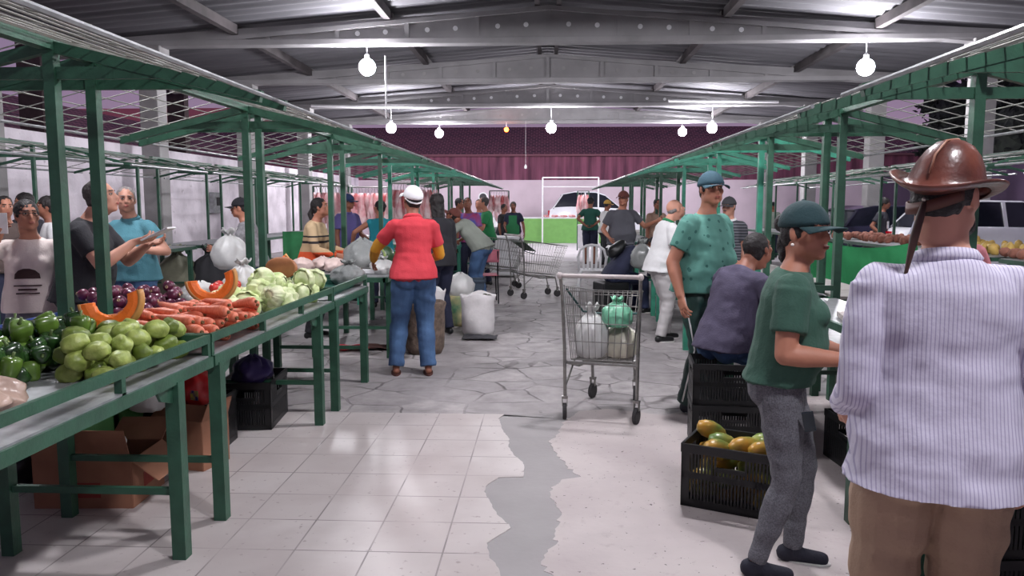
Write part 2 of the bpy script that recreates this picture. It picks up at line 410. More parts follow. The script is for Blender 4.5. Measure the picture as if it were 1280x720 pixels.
for k, (px, Y) in enumerate(((45, 17), (223, 24))):
    p = at(px, 150, Y)
    o = MB().bb((-.27, -.15, 0), (.27, .15, 7.6)).build('timber_post', mat('dark_timber', (62, 46, 48), .85, var=.2)); o.location = (p.x, p.y, 0)
    tag(o, 'dark brown post standing beyond the left wall, %s' % ('left of the two' if k == 0 else 'right of the two'), 'post')
# right side: dark hedge/night backdrop wall of foliage and low wall
o = MB().bb((15.5, -5, 0), (15.7, 45, 3.1)).build('wall_right', mat('dusk_wall', (84, 66, 90), .9, var=.15, vs=.5)); struct(o)

# ------------------------------------------------------------------ lamps
lampst = thing('hanging_bulb', 'x', 'lamp')
o = MB().ell((0, 0, 0), .17, 14, 10).build('bulb', BULB, lampst, smooth=True)
MB().lathe([(.045, .13), (.05, .16), (.05, .24), (.03, .27)], n=12).build('socket', WHITEP, lampst, smooth=True)
BULB.node_tree.nodes['Principled BSDF'].inputs['Emission Strength'].default_value = LAMP
ORANGEB.node_tree.nodes['Principled BSDF'].inputs['Emission Strength'].default_value = 30
LS = Stock(lampst)
lp = [(459, 84, 16.2, 'big white bulb under the nearest beam, left of the aisle'), (1082, 84, 16.2, 'big white bulb under the nearest beam, above the right stalls'),
      (489, 160, 26.5, 'white bulb on a long cord above the left stall roofs'), (689, 160, 26.5, 'white bulb hanging over the middle of the aisle'),
      (890, 160, 26.5, 'white bulb in the right pair of far lamps, the right one'), (549, 167, 31.8, 'white bulb just left of the small orange lamp'),
      (853, 165, 31.8, 'white bulb in the right pair of far lamps, the left one')]
for px, py, Y, lb in lp:
    p = at(px, py, Y); LS.put(p, label=lb)
    ztop = 4.86 if Y != 16.2 else 4.86
    o = MB().tube([(0, 0, 0), (0, 0, ztop-p.z-.25)], .012, 6).build('lamp_cord', WHITEP); o.location = (p.x, p.y, p.z+.26)
    tag(o, 'cord of the '+lb, 'cord')
for x, y in NEARL:
    LS.put((x, y, 4.5), label='white bulb hanging under a near beam, above the picture', group='bulbs above the near end of the hall')
    o = MB().tube([(0, 0, 0), (0, 0, .12)], .012, 6).build('lamp_cord', WHITEP); o.location = (x, y, 4.76)
    tag(o, 'short cord of a bulb above the picture', 'cord', 'cords above the near end of the hall')
p = at(633, 162, 31.5)
t = thing('orange_lamp', 'small orange lamp glowing under the farthest beam', 'lamp', p)
MB().ell((0, 0, 0), .09, 12, 8).build('bulb', ORANGEB, t, smooth=True); MB().tube([(0, 0, .07), (0, 0, 4.86-p.z)], .012, 6).build('cord', WHITEP, t)
p = at(657, 211, 31)
o = MB().lathe([(.01, 0), (.05, .02), (.05, .12), (.01, .16), (.004, .2), (.004, 4.86-p.z)], n=8).build('hanging_socket', WHITEP); o.location = p
tag(o, 'small unlit white socket hanging in front of the maroon wall', 'lamp')
# overhead service cord along the first beam
p = at(483, 70, 16.0); q = at(483, 148, 16.0)
o = MB().tube([(0, 0, 0), (0, 0, p.z-q.z)], .014, 6).build('pull_cord', WHITEP); o.location = (q.x, q.y, q.z); o['label'] = 'long white cord hanging from the nearest beam beside the big left bulb'; o['category'] = 'cord'
# ------------------------------------------------------------------ market stalls
def make_stall(xr, a, y0, y1, label, w=.85, legs=None, deck=None, near=True, rear=True, col=None, lip=True, panel=False, dz=0.0, group=None, post_in=True, wx=None, table=True, reargroup=None):
    """xr: line of the posts; a=+1 when the aisle lies towards +X; origin at post foot y0"""
    col = col or GREEN; ze = 2.09 if a > 0 else 2.05; zr = 2.33 if a > 0 else 2.27; wx = wx or (1.05 if a > 0 else .93)
    t = thing('stall_canopy', 'green posts and wire roof '+label, 'stall roof', (xr, y0, 0), group=group)
    PW = .028 if near or rear else .021; Ln = y1-y0; legs = [l-y0 for l in (legs or [y0-.12, y1-.1])]; d0, d1 = [v-y0 for v in (deck or (y0-.28, y1+.12))]
    for y in (0, Ln):
        MB().bb((-PW, y-PW, 0), (PW, y+PW, zr)).build('post', col, t)
        for s in (-1, 1):
            MB().bar((0, y, zr), (s*wx, y, ze-.01), .04 if PW > .025 else .025, .055 if PW > .025 else .035).build('rafter', col, t)
        MB().bb((-.56, y-.013, zr-.16), (.56, y+.013, zr-.10)).build('tie_beam', col, t)
    MB().bb((-.03, -.2, zr-.02), (.03, Ln+.2, zr+.035)).build('ridge_beam', col, t)
    for s in (-1, 1):
        MB().tube([(s*wx, -.22, ze), (s*wx, Ln+.22, ze)], (.011 if near else .016), 6).build('eave_pipe', GALV, t)
    r = .0040 if near else .006
    for s in (-1, 1):
        mb = MB(); nl = (12 if s*a > 0 else 6) if near else (5 if rear else 3)
        for i in range(nl):
            f = (i+.7)/(nl+.2); x = s*wx*f; z = zr+.04-(zr+.03-ze)*f
            mb.tube([(x, -.2, z), (x, Ln*.5, z-.012*rnd.random()), (x, Ln+.2, z)], r, 4)
        nc = int(Ln/(.24 if s*a < 0 else .55)) if near else int(Ln/(.4 if rear else .9))
        for i in range(nc):
            y = -.1+(Ln+.2)*(i+.5)/nc
            mb.tube([(0, y, zr+.04), (s*wx, y+rnd.uniform(-.02, .02), ze+.01)], r*.9, 4)
        mb.build('roof_wires', WIRE, t)
    if not table: return t
    t = thing('stall_table', 'green metal table '+label, 'table', (xr, y0, 0), group=group); B0 = .075
    def X(x): return a*x
    for y in legs:
        MB().bb((X(w)-.03, y-.03, .0), (X(w)+.03, y+.03, .80+dz)).build('leg', col, t)
        MB().bar((X(B0), y, .31), (X(w), y, .31), .025, .03).build('cross_bar', col, t)
        MB().bb((X(B0)-.028, y-.028, 0), (X(B0)+.028, y+.028, .80+dz)).build('leg', col, t)
        # corner gusset
        gy = 1 if y == legs[0] else -1
        gm = MB(); gx = X(w)
        gm.add([(gx-.006, y, .80+dz), (gx-.006, y+gy*.17, .80+dz), (gx-.006, y+gy*.13, .74+dz), (gx-.006, y, .70+dz), (gx+.006, y, .80+dz), (gx+.006, y+gy*.17, .80+dz), (gx+.006, y+gy*.13, .74+dz), (gx+.006, y, .70+dz)],
               [(0, 1, 2, 3), (7, 6, 5, 4), (0, 4, 5, 1), (1, 5, 6, 2), (2, 6, 7, 3), (3, 7, 4, 0)]); gm.build('gusset', col, t)
    mb = MB()
    mb.bb((X(w)-.025, d0, .79+dz), (X(w)+.025, d1, .84+dz)); mb.bb((X(B0)-.025, d0, .79+dz), (X(B0)+.025, d1, .84+dz))
    mb.bb((X(B0), d0, .79+dz), (X(w), d0+.04, .838+dz)); mb.bb((X(B0), d1-.04, .79+dz), (X(w), d1, .838+dz))
    mb.build('table_frame', col, t)
    MB().bb((X(B0-.01), d0+.02, .838+dz), (X(w+.012), d1-.02, .848+dz)).build('tabletop', GALV, t)
    if lip:
        mb = MB(); zz = .905+dz
        mb.bb((X(w)-.008, d0, zz), (X(w)+.014, d1, zz+.04)); mb.bb((X(B0+.01), d0, zz), (X(w), d0+.02, zz+.04)); mb.bb((X(B0+.01), d1-.02, zz), (X(w), d1, zz+.04))
        n = max(2, int((d1-d0)/.6)+1)
        for i in range(n):
            y = d0+.012+(d1-d0-.024)*i/(n-1); mb.bb((X(w)-.018, y-.014, .84+dz), (X(w)+.012, y+.014, zz+.02))
        mb.build('lip_rail', col, t)
    if rear:
        mb = MB(); mb.bb((X(-.06), d0+.1, .80+dz), (X(-.52), d1-.1, .825+dz)); mb.build('rear_shelf', mat('worn_board', (150, 146, 140), .7, var=.12), t)
        for y in legs:
            MB().bb((X(-.50)-.02, y-.02, 0), (X(-.50)+.02, y+.02, .80+dz)).build('leg', col, t)
            MB().bb((X(-.52), y-.015, .77+dz), (X(B0), y+.015, .80+dz)).build('cross_bar', col, t)
    if panel:
        MB().bb((X(.02)-.008, legs[0]+.1, .12), (X(.02)+.008, legs[-1]-.1, .74)).build('side_panel', mat('green_panel', (72, 128, 70), .55, var=.1), t)
    return t
LX = -2.45
make_stall(LX, 1, 1.6, 3.82, 'at the left edge, holding peppers and chayotes', legs=[1.75, 3.21], deck=(1.3, 3.55))
make_stall(LX, 1, 4.17, 6.31, 'on the left, holding the carrots and cabbages', legs=[3.635, 5.30], deck=(3.57, 5.66), panel=True)
make_stall(LX, 1, 6.60, 8.76, 'on the left with a short table behind the cabbages', legs=[5.71, 6.66], deck=(5.68, 6.76))
make_stall(LX, 1, 9.3, 11.4, 'at which the man in the red shirt stands', legs=[7.77, 10.4], deck=(7.6, 10.7), lip=False, rear=False)
yy = 12.1
nm = ['beyond the red shirt man, where people lean over the table', 'far along on the left, beside the pink chair', 'far along on the left, by the green apron woman', 'far on the left, second from the last', 'last one on the left, before the white wall']
for i, n in enumerate(nm):
    make_stall(LX, 1, yy, yy+2.05, n, near=i < 1, lip=i < 2, col=GREEN_LIT if i < 2 else GREEN); yy += 2.62
RX = 2.27
make_stall(RX, -1, 1.2, 3.45, 'at the right edge by the leather hat man', w=.77, legs=[1.4, 3.1], deck=(1.1, 3.3))
make_stall(RX, -1, 4.29, 6.18, 'on the right, in front of the woman in the cap', w=.77, legs=[3.73, 5.8], deck=(3.6, 6.0))
make_stall(RX, -1, 6.52, 8.12, 'on the right beside the man in the teal patterned shirt', w=.77, legs=[6.35, 7.9], deck=(6.2, 8.05))
yy = 8.46
nm = ['with bright teal paint on the right, behind the bald man', 'on the right, where the man in the grey shirt leans', 'far along on the right, beyond the grey shirt man', 'far on the right, third from the last', 'far on the right, second from the last', 'last one on the right, near the maroon wall']
for i, n in enumerate(nm):
    make_stall(RX, -1, yy, yy+2.05, n, w=.77, near=i < 2, lip=i < 2, col=GREEN_LIT if i < 2 else GREEN); yy += 2.62
# second rows
for sx, X, tag_ in ((1, -6.6, 'left'), (-1, 6.5, 'right')):
    yy = 2.8
    words = ['nearest', 'second', 'third', 'fourth', 'fifth', 'sixth', 'seventh', 'eighth']
    for i in range(8):
        make_stall(X, sx, yy, yy+1.9, 'of the outer %s row, the %s one' % (tag_, words[i]), near=False, rear=False, lip=False, dz=.05)
        yy += 2.55
# meat stall frame at the far end over the counter
t = thing('metal_gantry', 'tall thin white metal frame standing beside the lime green counter', 'frame', (at(678, 300, 30).x, 30, 0))
P0, P1 = at(678, 222, 30), at(748, 222, 30)
for xx in (0, P1.x-P0.x): MB().tube([(xx, 0, 0), (xx, 0, P0.z)], .03, 6).build('post', WHITEP, t)
MB().tube([(0, 0, P0.z), (P1.x-P0.x, 0, P0.z)], .03, 6).build('rail', WHITEP, t); MB().tube([(0, 0, P0.z-.35), (P1.x-P0.x, 0, P0.z-.35)], .02, 6).build('rail', WHITEP, t)
# ------------------------------------------------------------------ people
def remesh(mb, vox, it=3, fac=.5, disp=None):
    me = bpy.data.meshes.new('t'); me.from_pydata(mb.v, [], mb.f); me.update()
    o = bpy.data.objects.new('t', me); COL.objects.link(o)
    m = o.modifiers.new('r', 'REMESH'); m.mode = 'VOXEL'; m.voxel_size = vox
    if it: s = o.modifiers.new('s', 'SMOOTH'); s.factor = fac; s.iterations = it
    dg = bpy.context.evaluated_depsgraph_get(); dg.update()
    ev = o.evaluated_get(dg); r = bpy.data.meshes.new_from_object(ev, preserve_all_data_layers=False, depsgraph=dg)
    out = MB(); nv = [v.normal.copy() for v in r.vertices] if disp else None
    out.v = [tuple(v.co) for v in r.vertices]
    if disp: out.v = [tuple(V(p)+n*disp(V(p))) for p, n in zip(out.v, nv)]
    out.f = [tuple(p.vertices) for p in r.polygons]; out.m = [0]*len(out.f)
    bpy.data.objects.remove(o); bpy.data.meshes.remove(me); bpy.data.meshes.remove(r)
    return out
def folds(amp, seed, fx=5, fz=13):
    def f(p):
        return amp*(noise.noise(V((p.x*fx+seed, p.y*fx, p.z*fz+p.x*4)))+.5*noise.noise(V((p.x*14, p.y*14+seed, p.z*20))))
    return f
def ik(a, b, l1, l2, hint):
    a, b = V(a), V(b); d = b-a; L = min(d.length, (l1+l2)*.995); dn = d.normalized(); b = a+dn*L
    x = (l1*l1-l2*l2+L*L)/(2*L); h = math.sqrt(max(0, l1*l1-x*x)); hn = V(hint)-dn*V(hint).dot(dn)
    if hn.length < 1e-4: hn = V((0, -1, 0))
    return a+dn*x+hn.normalized()*h, b
def hand(body, ext, w, d, pn, side, sc=1.0, curl=.5, seg=6, thumbcurl=.3, nails=False):
    """palm goes into the body surface, five fingers are added as chains"""
    d = V(d).normalized(); pn = V(pn); pn = (pn-d*pn.dot(d)).normalized(); lat = d.cross(pn)*side*-1
    # lat points to the thumb side
    for o, r in ((.026, .021), (.009, .023), (-.009, .023), (-.026, .020)):
        body.cap(w+lat*o*.5*sc+d*.005, w+(d*.078+lat*o)*sc, .019*sc, (r-.006)*sc, 8, .8, pn)
    for i, (o, l) in enumerate(((.031, .070), (.0105, .079), (-.0105, .073), (-.031, .058))):
        c = curl*(1+.12*i); p = w+(d*.076+lat*o)*sc; q = d+lat*(.09*(1.5-i))
        ang = .25*c; rr = .0092*sc
        for k, f in enumerate((.45, .32, .23)):
            v = (q*math.cos(ang)+pn*math.sin(ang)).normalized(); e = p+v*l*f*sc
            ext.cap(p, e, rr, rr*.92, seg, 1, pn); p = e; rr *= .92; ang += .8*c
    p = w+(d*.02+lat*.026)*sc; v = (d*.6+lat*.75+pn*.35).normalized(); e = p+v*.038*sc
    ext.cap(p, e, .0125*sc, .0105*sc, seg, 1, pn)
    v = (d*.9+lat*.35+pn*(.2+thumbcurl)).normalized(); ext.cap(e, e+v*.034*sc, .0105*sc, .009*sc, seg, 1, pn)
SKIN = {'mid': mat('skin_mid', (176, 118, 94), .55, var=.05, vs=8), 'dark': mat('skin_brown', (138, 86, 66), .55, var=.05, vs=8), 'light': mat('skin_light', (200, 146, 124), .55, var=.05, vs=8)}
EYEW = mat('eye_white', (196, 184, 178), .3); DARKE = mat('eye_dark', (30, 20, 18), .3); 
HAIR = {'black': mat('hair_black', (30, 24, 24), .6, var=.2, vs=60, bump=.6, bs=120), 'grey': mat('hair_grey', (140, 134, 132), .7, var=.15, vs=60, bump=.6, bs=120), 'salt': mat('hair_salt', (78, 72, 70), .7, var=.25, vs=50, bump=.6, bs=120)}
def cloth(name, rgb, rough=.85, var=.08, vs=3, bump=.25, bs=90, **k): return mat('cloth_'+name, rgb, rough, var=var, vs=vs, bump=bump, bs=bs, **k)

def person(label, loc, rz, H=1.70, vox=.014, skin='mid', hair='short', haircol='black', lean=0, hunch=8, hip=.93, hipoff=(0, 0),
           head=(0, 0, 0), armR=None, armL=None, hintR=None, hintL=None, pnR=None, pnL=None, hdR=None, hdL=None, curl=.5,
           legR=None, legL=None, kneeR=(0, 1, 0), kneeL=(0, 1, 0), footR=0, footL=0,
           shirt=None, sleeve='short', sleevecol=None, hem=-.06, collar=None, trousers=None, tfit=.018, tlen=1.0, shoes='shoe', shoecol=None,
           hat=None, hatcol=None, fat=0, bust=0, wide=1.0, beard=None, limb=1.0, z0=0.0, glasses=False, foldamp=.006, group=None, flare=1.0, headfwd=0.0, skirt=None, piping=None, hs_=1.0):
    s = H/1.72; t = thing('person', label, 'person', (loc[0], loc[1], z0), R(rz), group)
    near = vox < .011
    # spine
    def th(q): return R(lean)+R(hunch)*min(1, max(0, q/.5))
    P = V((hipoff[0], hipoff[1], hip)); pts = {}; pos = P.copy(); q = 0; N = 60
    tab = []
    for i in range(N+1):
        qq = .54*i/N; tab.append((qq, pos.copy(), th(qq))); a = th(qq+.0045); pos = pos+V((0, math.sin(a), math.cos(a)))*(.54/N)
    def sp(q):
        if q < 0: a = th(0)*.6; return P+V((0, math.sin(a), math.cos(a)))*q, a
        i = min(N, int(q/.54*N+.5)); return tab[i][1], tab[i][2]
    def ring(q, w, d, fo, n=20, e=2.3):
        p, a = sp(q); u = V((0, math.sin(a), math.cos(a))); f = V((0, math.cos(a), -math.sin(a))); o = []
        for j in range(n):
            t_ = 2*PI*j/n; c, s_ = math.cos(t_), math.sin(t_)
            cx = math.copysign(abs(c)**(2/e), c); cy = math.copysign(abs(s_)**(2/e), s_)
            o.append(p+V((1, 0, 0))*(cx*w)+f*(cy*d+fo))
        return o
    W = wide
    prof = [(-.10, .10*W, .085, -.01), (-.04, .158*W+fat*.1, .115, -.015), (.03, .165*W+fat*.3, .115+fat*.3, -.005+fat*.2), (.10, .155*W+fat*.6, .105+fat*.7, fat*.5), (.18, .140*W+fat*.7, .100+fat*.8, .004+fat*.6),
            (.27, .150*W+fat*.5, .108+fat*.5, .008+fat*.3), (.35, .162*W+fat*.3, .112+fat*.2, .006+fat*.1), (.41, .160*W+fat*.2, .098, -.004), (.455, .125*W, .078, -.010), (.49, .078, .064, -.006), (.53, .056, .056, 0)]
    body = MB(); ext = MB()
    body.rings([ring(*p) for p in prof])
    shw = .168*W
    a5 = th(.5); nb, _ = sp(.52); hdv = V((0, math.sin(a5*.75+.12+headfwd), math.cos(a5*.75+.12+headfwd))); hc = nb+hdv*.143
    body.tube([nb-hdv*.03, nb+hdv*.10], [.058, .052], 12)
    HM = Matrix.Translation(hc) @ Euler((-R(head[1]), R(head[2]), R(head[0])), 'ZXY' if False else 'XYZ').to_matrix().to_4x4() if False else Matrix.Translation(hc) @ Matrix.Rotation(R(head[0]), 4, 'Z') @ Matrix.Rotation(-R(head[1]), 4, 'X') @ Matrix.Rotation(R(head[2]), 4, 'Y') @ Matrix.Scale(hs_, 4)
    def hm(mb): return mb.xf(HM)
    h = MB()
    h.ell((0, -.012, .032), (.074, .094, .088), 20, 14); h.ell((0, .028, -.04), (.059, .058, .072), 16, 12); h.ell((0, .058, -.092), (.027, .024, .02), 10, 8)
    h.cap((-.03, .076, .030), (.03, .076, .030), .012, .012, 8); h.cap((0, .078, .022), (0, .101, -.026), .009, .013, 8); h.ell((0, .094, -.03), (.019, .013, .010), 8, 6)
    for sx in (-1, 1):
        h.ell((sx*.040, .056, -.018), (.023, .024, .024), 8, 6); h.ell((sx*.052, .01, -.06), (.014, .04, .03), 8, 6)
        h.ell((sx*.075, -.004, -.004), (.009, .019, .031), 8, 8, Matrix.Rotation(sx*.3, 3, 'Z'))
    h.ell((0, .082, -.060), (.024, .013, .012), 10, 6); h.tube([(0, -.03, -.03), (0, -.035, -.12)], [.062, .055], 12)
    hm(h); body.add(h.v, h.f)
    x = MB()
    for sx in (-1, 1):
        x.cur = 1; x.ell((sx*.031, .0735, .006), (.0140, .0105, .0052), 10, 6)
        x.cur = 2; x.ell((sx*.031, .0815, .006), (.0062, .004, .0062), 8, 6); x.cap((sx*.015, .083, .0125), (sx*.047, .073, .0115), .0018, .0018, 6)
        x.cur = 4; x.cap((sx*.014, .0885, .030), (sx*.048, .0775, .031), .0042, .003, 6, .6)
    x.cur = 3; x.ell((0, .0925, -.0565), (.022, .0048, .0042), 10, 6); x.ell((0, .0915, -.0645), (.019, .0052, .005), 10, 6)
    x.cur = 2; x.ell((0, .0945, -.0603), (.019, .003, .0012), 8, 6)
    hm(x); ext_head = x
    # arms
    shp, sa = sp(.425); arms = {}
    for sx, tgt, hint, pn, hd in ((1, armR, hintR, pnR, hdR), (-1, armL, hintL, pnL, hdL)):
        S = shp+V((sx*shw, 0, 0)); tgt = V(tgt) if tgt is not None else S+V((sx*.06, .06, -.535))
        E, Wr = ik(S, tgt, .285, .255, hint or (sx*.35, -1, -.1)); arms[sx] = (S, E, Wr)
        lm = limb
        body.ell(S+V((-sx*.008, 0, -.004)), (.056*lm, .056*lm, .056*lm), 12, 10)
        body.tube([S, S.lerp(E, .4), E], [.050*lm, .047*lm, .039*lm], 12); body.ell(E, .039*lm, 10, 8)
        body.tube([E, E.lerp(Wr, .3), E.lerp(Wr, .8), Wr], [.039*lm, .041*lm, .029*lm, .026*lm], 12)
        d = V(hd) if hd is not None else (Wr-E)
        hand(body, ext, Wr, d, pn or (-sx, .25, 0), sx, 1.0, curl, 8 if near else 5)
    # legs
    legs = {}
    for sx, tgt, hint, fy in ((1, legR, kneeR, footR), (-1, legL, kneeL, footL)):
        J = P+V((sx*.088*W, 0, -.025)); tgt = V(tgt) if tgt is not None else V((sx*.115, hipoff[1]-.01, .085))
        K, A = ik(J, tgt, .425, .415, hint); legs[sx] = (J, K, A, fy)
        body.tube([J, J.lerp(K, .45), K], [.088+fat*.1, .078+fat*.1, .055], 14); body.ell(K, .055, 10, 8)
        body.tube([K, K.lerp(A, .3), K.lerp(A, .75), A], [.053, .056, .038, .034], 12)
        fd = V((-math.sin(R(fy)), math.cos(R(fy)), 0))
        body.cap(A+V((0, 0, -.045))-fd*.035, A+V((0, 0, -.058))+fd*.13, .032, .024, 10, 1.0)
        body.tube([A, A+V((0, 0, -.05))], [.034, .034], 10)
        body.ell(P+V((sx*.075*W, -.055, -.03)), (.082*W, .075, .095), 10, 8)
    if bust:
        for sx in (-1, 1):
            bp, ba = sp(.30); body.ell(bp+V((sx*.072, .075+bust*.3, 0)), (.07, .06+bust*.4, .068), 12, 8)
    bm = remesh(body, vox, 3 if near else 2)
    for p_ in (ext, ext_head):
        o_ = len(bm.v); bm.v += p_.v; bm.f += [tuple(i+o_ for i in f) for f in p_.f]; bm.m += p_.m
    S3 = Matrix.Scale(s, 4)
    sk = SKIN[skin]; lip = mat('lip_'+skin, tuple(int(c*.86) if i else int(c*.95) for i, c in enumerate({'mid': (176, 104, 88), 'dark': (130, 74, 62), 'light': (196, 120, 108)}[skin])), .45)
    bo = bm.xf(S3).build('body', [sk, EYEW, DARKE, lip, HAIR[haircol]], t, smooth=True)
    kids = {}
    def add(nm, mb, m, sm=True, **k): kids[nm] = mb.xf(S3).build(nm, m, t, smooth=sm, **k); return kids[nm]
    # clothing
    if trousers:
        g = tfit; c = MB(); wt = .05
        c.rings([ring(q, w+g, d+g*.9, fo) for q, w, d, fo in prof[:4] if q <= .11])
        for sx in (1, -1):
            J, K, A, fy = legs[sx]; bot = K.lerp(A, tlen*1.02) if tlen > .1 else K.lerp(J, .1)
            c.tube([J, J.lerp(K, .45), K], [.090+g+fat*.1, .081+g+fat*.1, .058+g*1.1], 14); c.ell(K, .057+g*1.05, 12, 8)
            if tlen > .1: c.tube([K, K.lerp(A, .3), K.lerp(bot, .75), bot], [.057+g, .057+g*1.1, .043+g*1.25, .038+g*1.5*flare], 14)
            c.ell(P+V((sx*.072*W, -.057, -.03)), (.084*W+g, .079+g, .097+g), 12, 10)
        add('trousers' if tlen > .1 else 'shorts', remesh(c, vox*.95, 3 if near else 1, disp=folds(foldamp, 3+rnd.random()*9, 6, 16)), trousers)
        if piping:
            for sx in (1, -1):
                J, K, A, fy = legs[sx]; mb = MB(); oo = V((sx*(.075+g), 0, 0))
                mb.tube([J+V((sx*(.100+g), 0, 0)), J.lerp(K, .5)+V((sx*(.083+g), .01, 0)), K+V((sx*(.061+g), .01, 0)), K.lerp(A, .4)+V((sx*(.062+g), .01, 0)), A+V((sx*(.042+g*1.5), .01, .02))], .006, 6); add('piping', mb, piping)
    if shirt:
        g = .013; tg = max(0, tfit-.006)+.006 if trousers else 0; c = MB(); pr = []
        for q, w, d, fo in prof:
            if q >= hem+.02 and q < .5: pr.append((q, w, d, fo))
        def P0(q):
            if q <= prof[0][0]: return (q,)+prof[1][1:]
            for i in range(len(prof)-1):
                if prof[i][0] <= q <= prof[i+1][0]:
                    f = (q-prof[i][0])/(prof[i+1][0]-prof[i][0]); return (q,)+tuple(prof[i][k]*(1-f)+prof[i+1][k]*f for k in (1, 2, 3))
        h0 = P0(hem); fl = .012*flare
        rs = [ring(h0[0], max(h0[1], .165*W+fat*.2)+g+fl+tg*1.5, max(h0[2], .118+fat*.3)+g+fl+tg*1.7, h0[3])]+[ring(q, w+g+(fl*.6+tg*1.4*max(0, 1-max(0, q)/.2) if q < .2 else 0), d+g+(fl*.8+tg*1.2*max(0, 1-max(0, q)/.2) if q < .2 else .003), fo) for q, w, d, fo in pr]
        rs.append(ring(.492, .080, .070, -.005)); c.rings(rs)
        if hem < .06:
            for sx in (1, -1): c.ell(P+V((sx*.070*W, -.057, .02 if hem > -.04 else -.01)), (.078*W+g+tg, .075+g+tg*1.1, .075+g+tg), 10, 8)
        for sx in (1, -1):
            S, E, Wr = arms[sx]; lm = limb; c.ell(S+V((-sx*.01, 0, -.004)), .056*lm+g*.9, 12, 10)
            c.tube([S-V((sx*.09, 0, -.015)), S], [.05, .055*lm+g*.8], 12)
            if sleeve == 'short': c.tube([S, S.lerp(E, .35), S.lerp(E, .66)], [.056*lm+g*.9, .053*lm+g*1.1, .050*lm+g*1.4], 14)
            elif sleeve == 'long': c.tube([S, S.lerp(E, .5), E], [.056*lm+g*.9, .050*lm+g, .040*lm+g*1.1], 14); c.ell(E, .040*lm+g*1.1, 10, 8); c.tube([E, E.lerp(Wr, .35), E.lerp(Wr, .97)], [.040*lm+g*1.1, .040*lm+g, .029*lm+g*.9], 14)
            elif sleeve == 'none': c.ell(S+V((-sx*.03, 0, 0)), .05*lm+g*.5, 10, 8)
        if bust:
            for sx in (-1, 1):
                bp, ba = sp(.30); c.ell(bp+V((sx*.072, .077+bust*.3, 0)), (.084, .072+bust*.4, .082), 14, 10)
        add('shirt', remesh(c, vox*.95, 4 if near else 2, disp=folds(foldamp, rnd.random()*9)), shirt)
        if sleevecol:     # separate coloured forearm sleeves worn under a short sleeve
            for sx in (1, -1):
                S, E, Wr = arms[sx]; mb = MB(); mb.tube([S.lerp(E, .55), S.lerp(E, .85), E], [.057, .053, .049], 14); mb.ell(E, .049, 12, 8); mb.tube([E, E.lerp(Wr, .4), E.lerp(Wr, .98)], [.049, .047, .034], 14)
                add('arm_sleeve', remesh(mb, vox*.9, 2, disp=folds(.005, sx*3, 10, 30)), sleevecol)
        if collar:
            p, a = sp(.497); u = V((0, math.sin(a), math.cos(a))); f = V((0, math.cos(a), -math.sin(a))); mb = MB(); rs = []
            for r1, o1 in ((.076, -.014), (.084, .002), (.070, .022), (.063, .020), (.066, -.004)):
                rs.append([p+V((math.cos(2*PI*j/16)*r1*1.05, 0, 0))+f*(math.sin(2*PI*j/16)*r1*.95)+u*(o1-.010*math.sin(2*PI*j/16)) for j in range(16)])
            mb.rings(rs, cap=False); add('collar', mb, collar, solid=.003)
    # shoes
    for sx in (1, -1):
        J, K, A, fy = legs[sx]; fd = V((-math.sin(R(fy)), math.cos(R(fy)), 0)); rt = V((fd.y, -fd.x, 0)); sh = MB(); zf = A.z-.085
        if shoes == 'shoe':
            c = MB(); c.cap(A+V((0, 0, -.042))-fd*.035, A+V((0, 0, -.050))+fd*.135, .040, .031, 12, 1.05); c.tube([A+V((0, 0, -.045)), A+V((0, 0, .0))], [.041, .043], 12)
            add('shoe', remesh(c, max(vox*.8, .008), 2), shoecol or BLACKP)
            rs = []; so = MB()
            for z in (0, .016): rs.append([V((A.x, A.y, zf+z))+fd*(.05+.105*math.cos(a_)+.02)+rt*(.045*math.sin(a_)*(1.0+.12*math.cos(a_))) for a_ in (2*PI*j/18 for j in range(18))])
            so.rings(rs); o = so.xf(S3).build('sole', mat('shoe_sole', (200, 198, 196), .6), kids['shoe'])
        elif shoes == 'flip':
            rs = [[V((A.x, A.y, zf+z))+fd*(.05+.135*math.cos(a_))+rt*(.045*math.sin(a_)*(1+.12*math.cos(a_))) for a_ in (2*PI*j/18 for j in range(18))] for z in (0, .014)]
            sh.rings(rs); sh.tube([V((A.x, A.y, zf+.02))+rt*.036+fd*.04, V((A.x, A.y, zf+.055))+fd*.09, V((A.x, A.y, zf+.02))-rt*.036+fd*.04], .006, 6)
            add('flip_flop', sh, shoecol or mat('flip_brown', (90, 50, 44), .7), sm=False)
    # hair
    if hair and hair != 'none':
        c = MB(); hs = {'short': 0, 'curly': .010, 'long': .006, 'ponytail': .003, 'bun': .003, 'bald': 0}[hair]
        if hair != 'bald':
            c.ell((0, -.020, .040 if not hat else .028), (.079+hs, .095+hs, .087+hs) if not hat else (.077, .092, .080), 18, 12); c.ell((0, -.052, -.008), (.069+hs, .052+hs, .066), 14, 10)
            for sx in (-1, 1): c.ell((sx*.064, -.004, .012), (.016, .030, .040), 8, 8)
        else:
            c.ell((0, -.056, .004), (.070, .052, .045), 14, 10)
            for sx in (-1, 1): c.ell((sx*.067, -.022, .006), (.012, .034, .030), 8, 8)
        if hair == 'long':
            c.cap((0, -.06, 0), (0, -.085, -.17), .075, .055, 12, .7); 
            for sx in (-1, 1): c.cap((sx*.07, -.02, 0), (sx*.07, -.05, -.15), .025, .025, 8)
        if hair == 'ponytail':
            c.ell((0, -.105, .02), .025, 8, 8); c.tube([(0, -.10, .02), (0, -.145, -.04), (0, -.14, -.14), (0, -.12, -.22)], [.024, .036, .034, .012], 10)
        if hair == 'bun': c.ell((0, -.115, .045), (.042, .036, .042), 10, 8)
        hm(c); dz = (lambda p: .009*noise.noise(p*38)) if hair in ('curly', 'long') else (lambda p: .004*noise.noise(p*45))
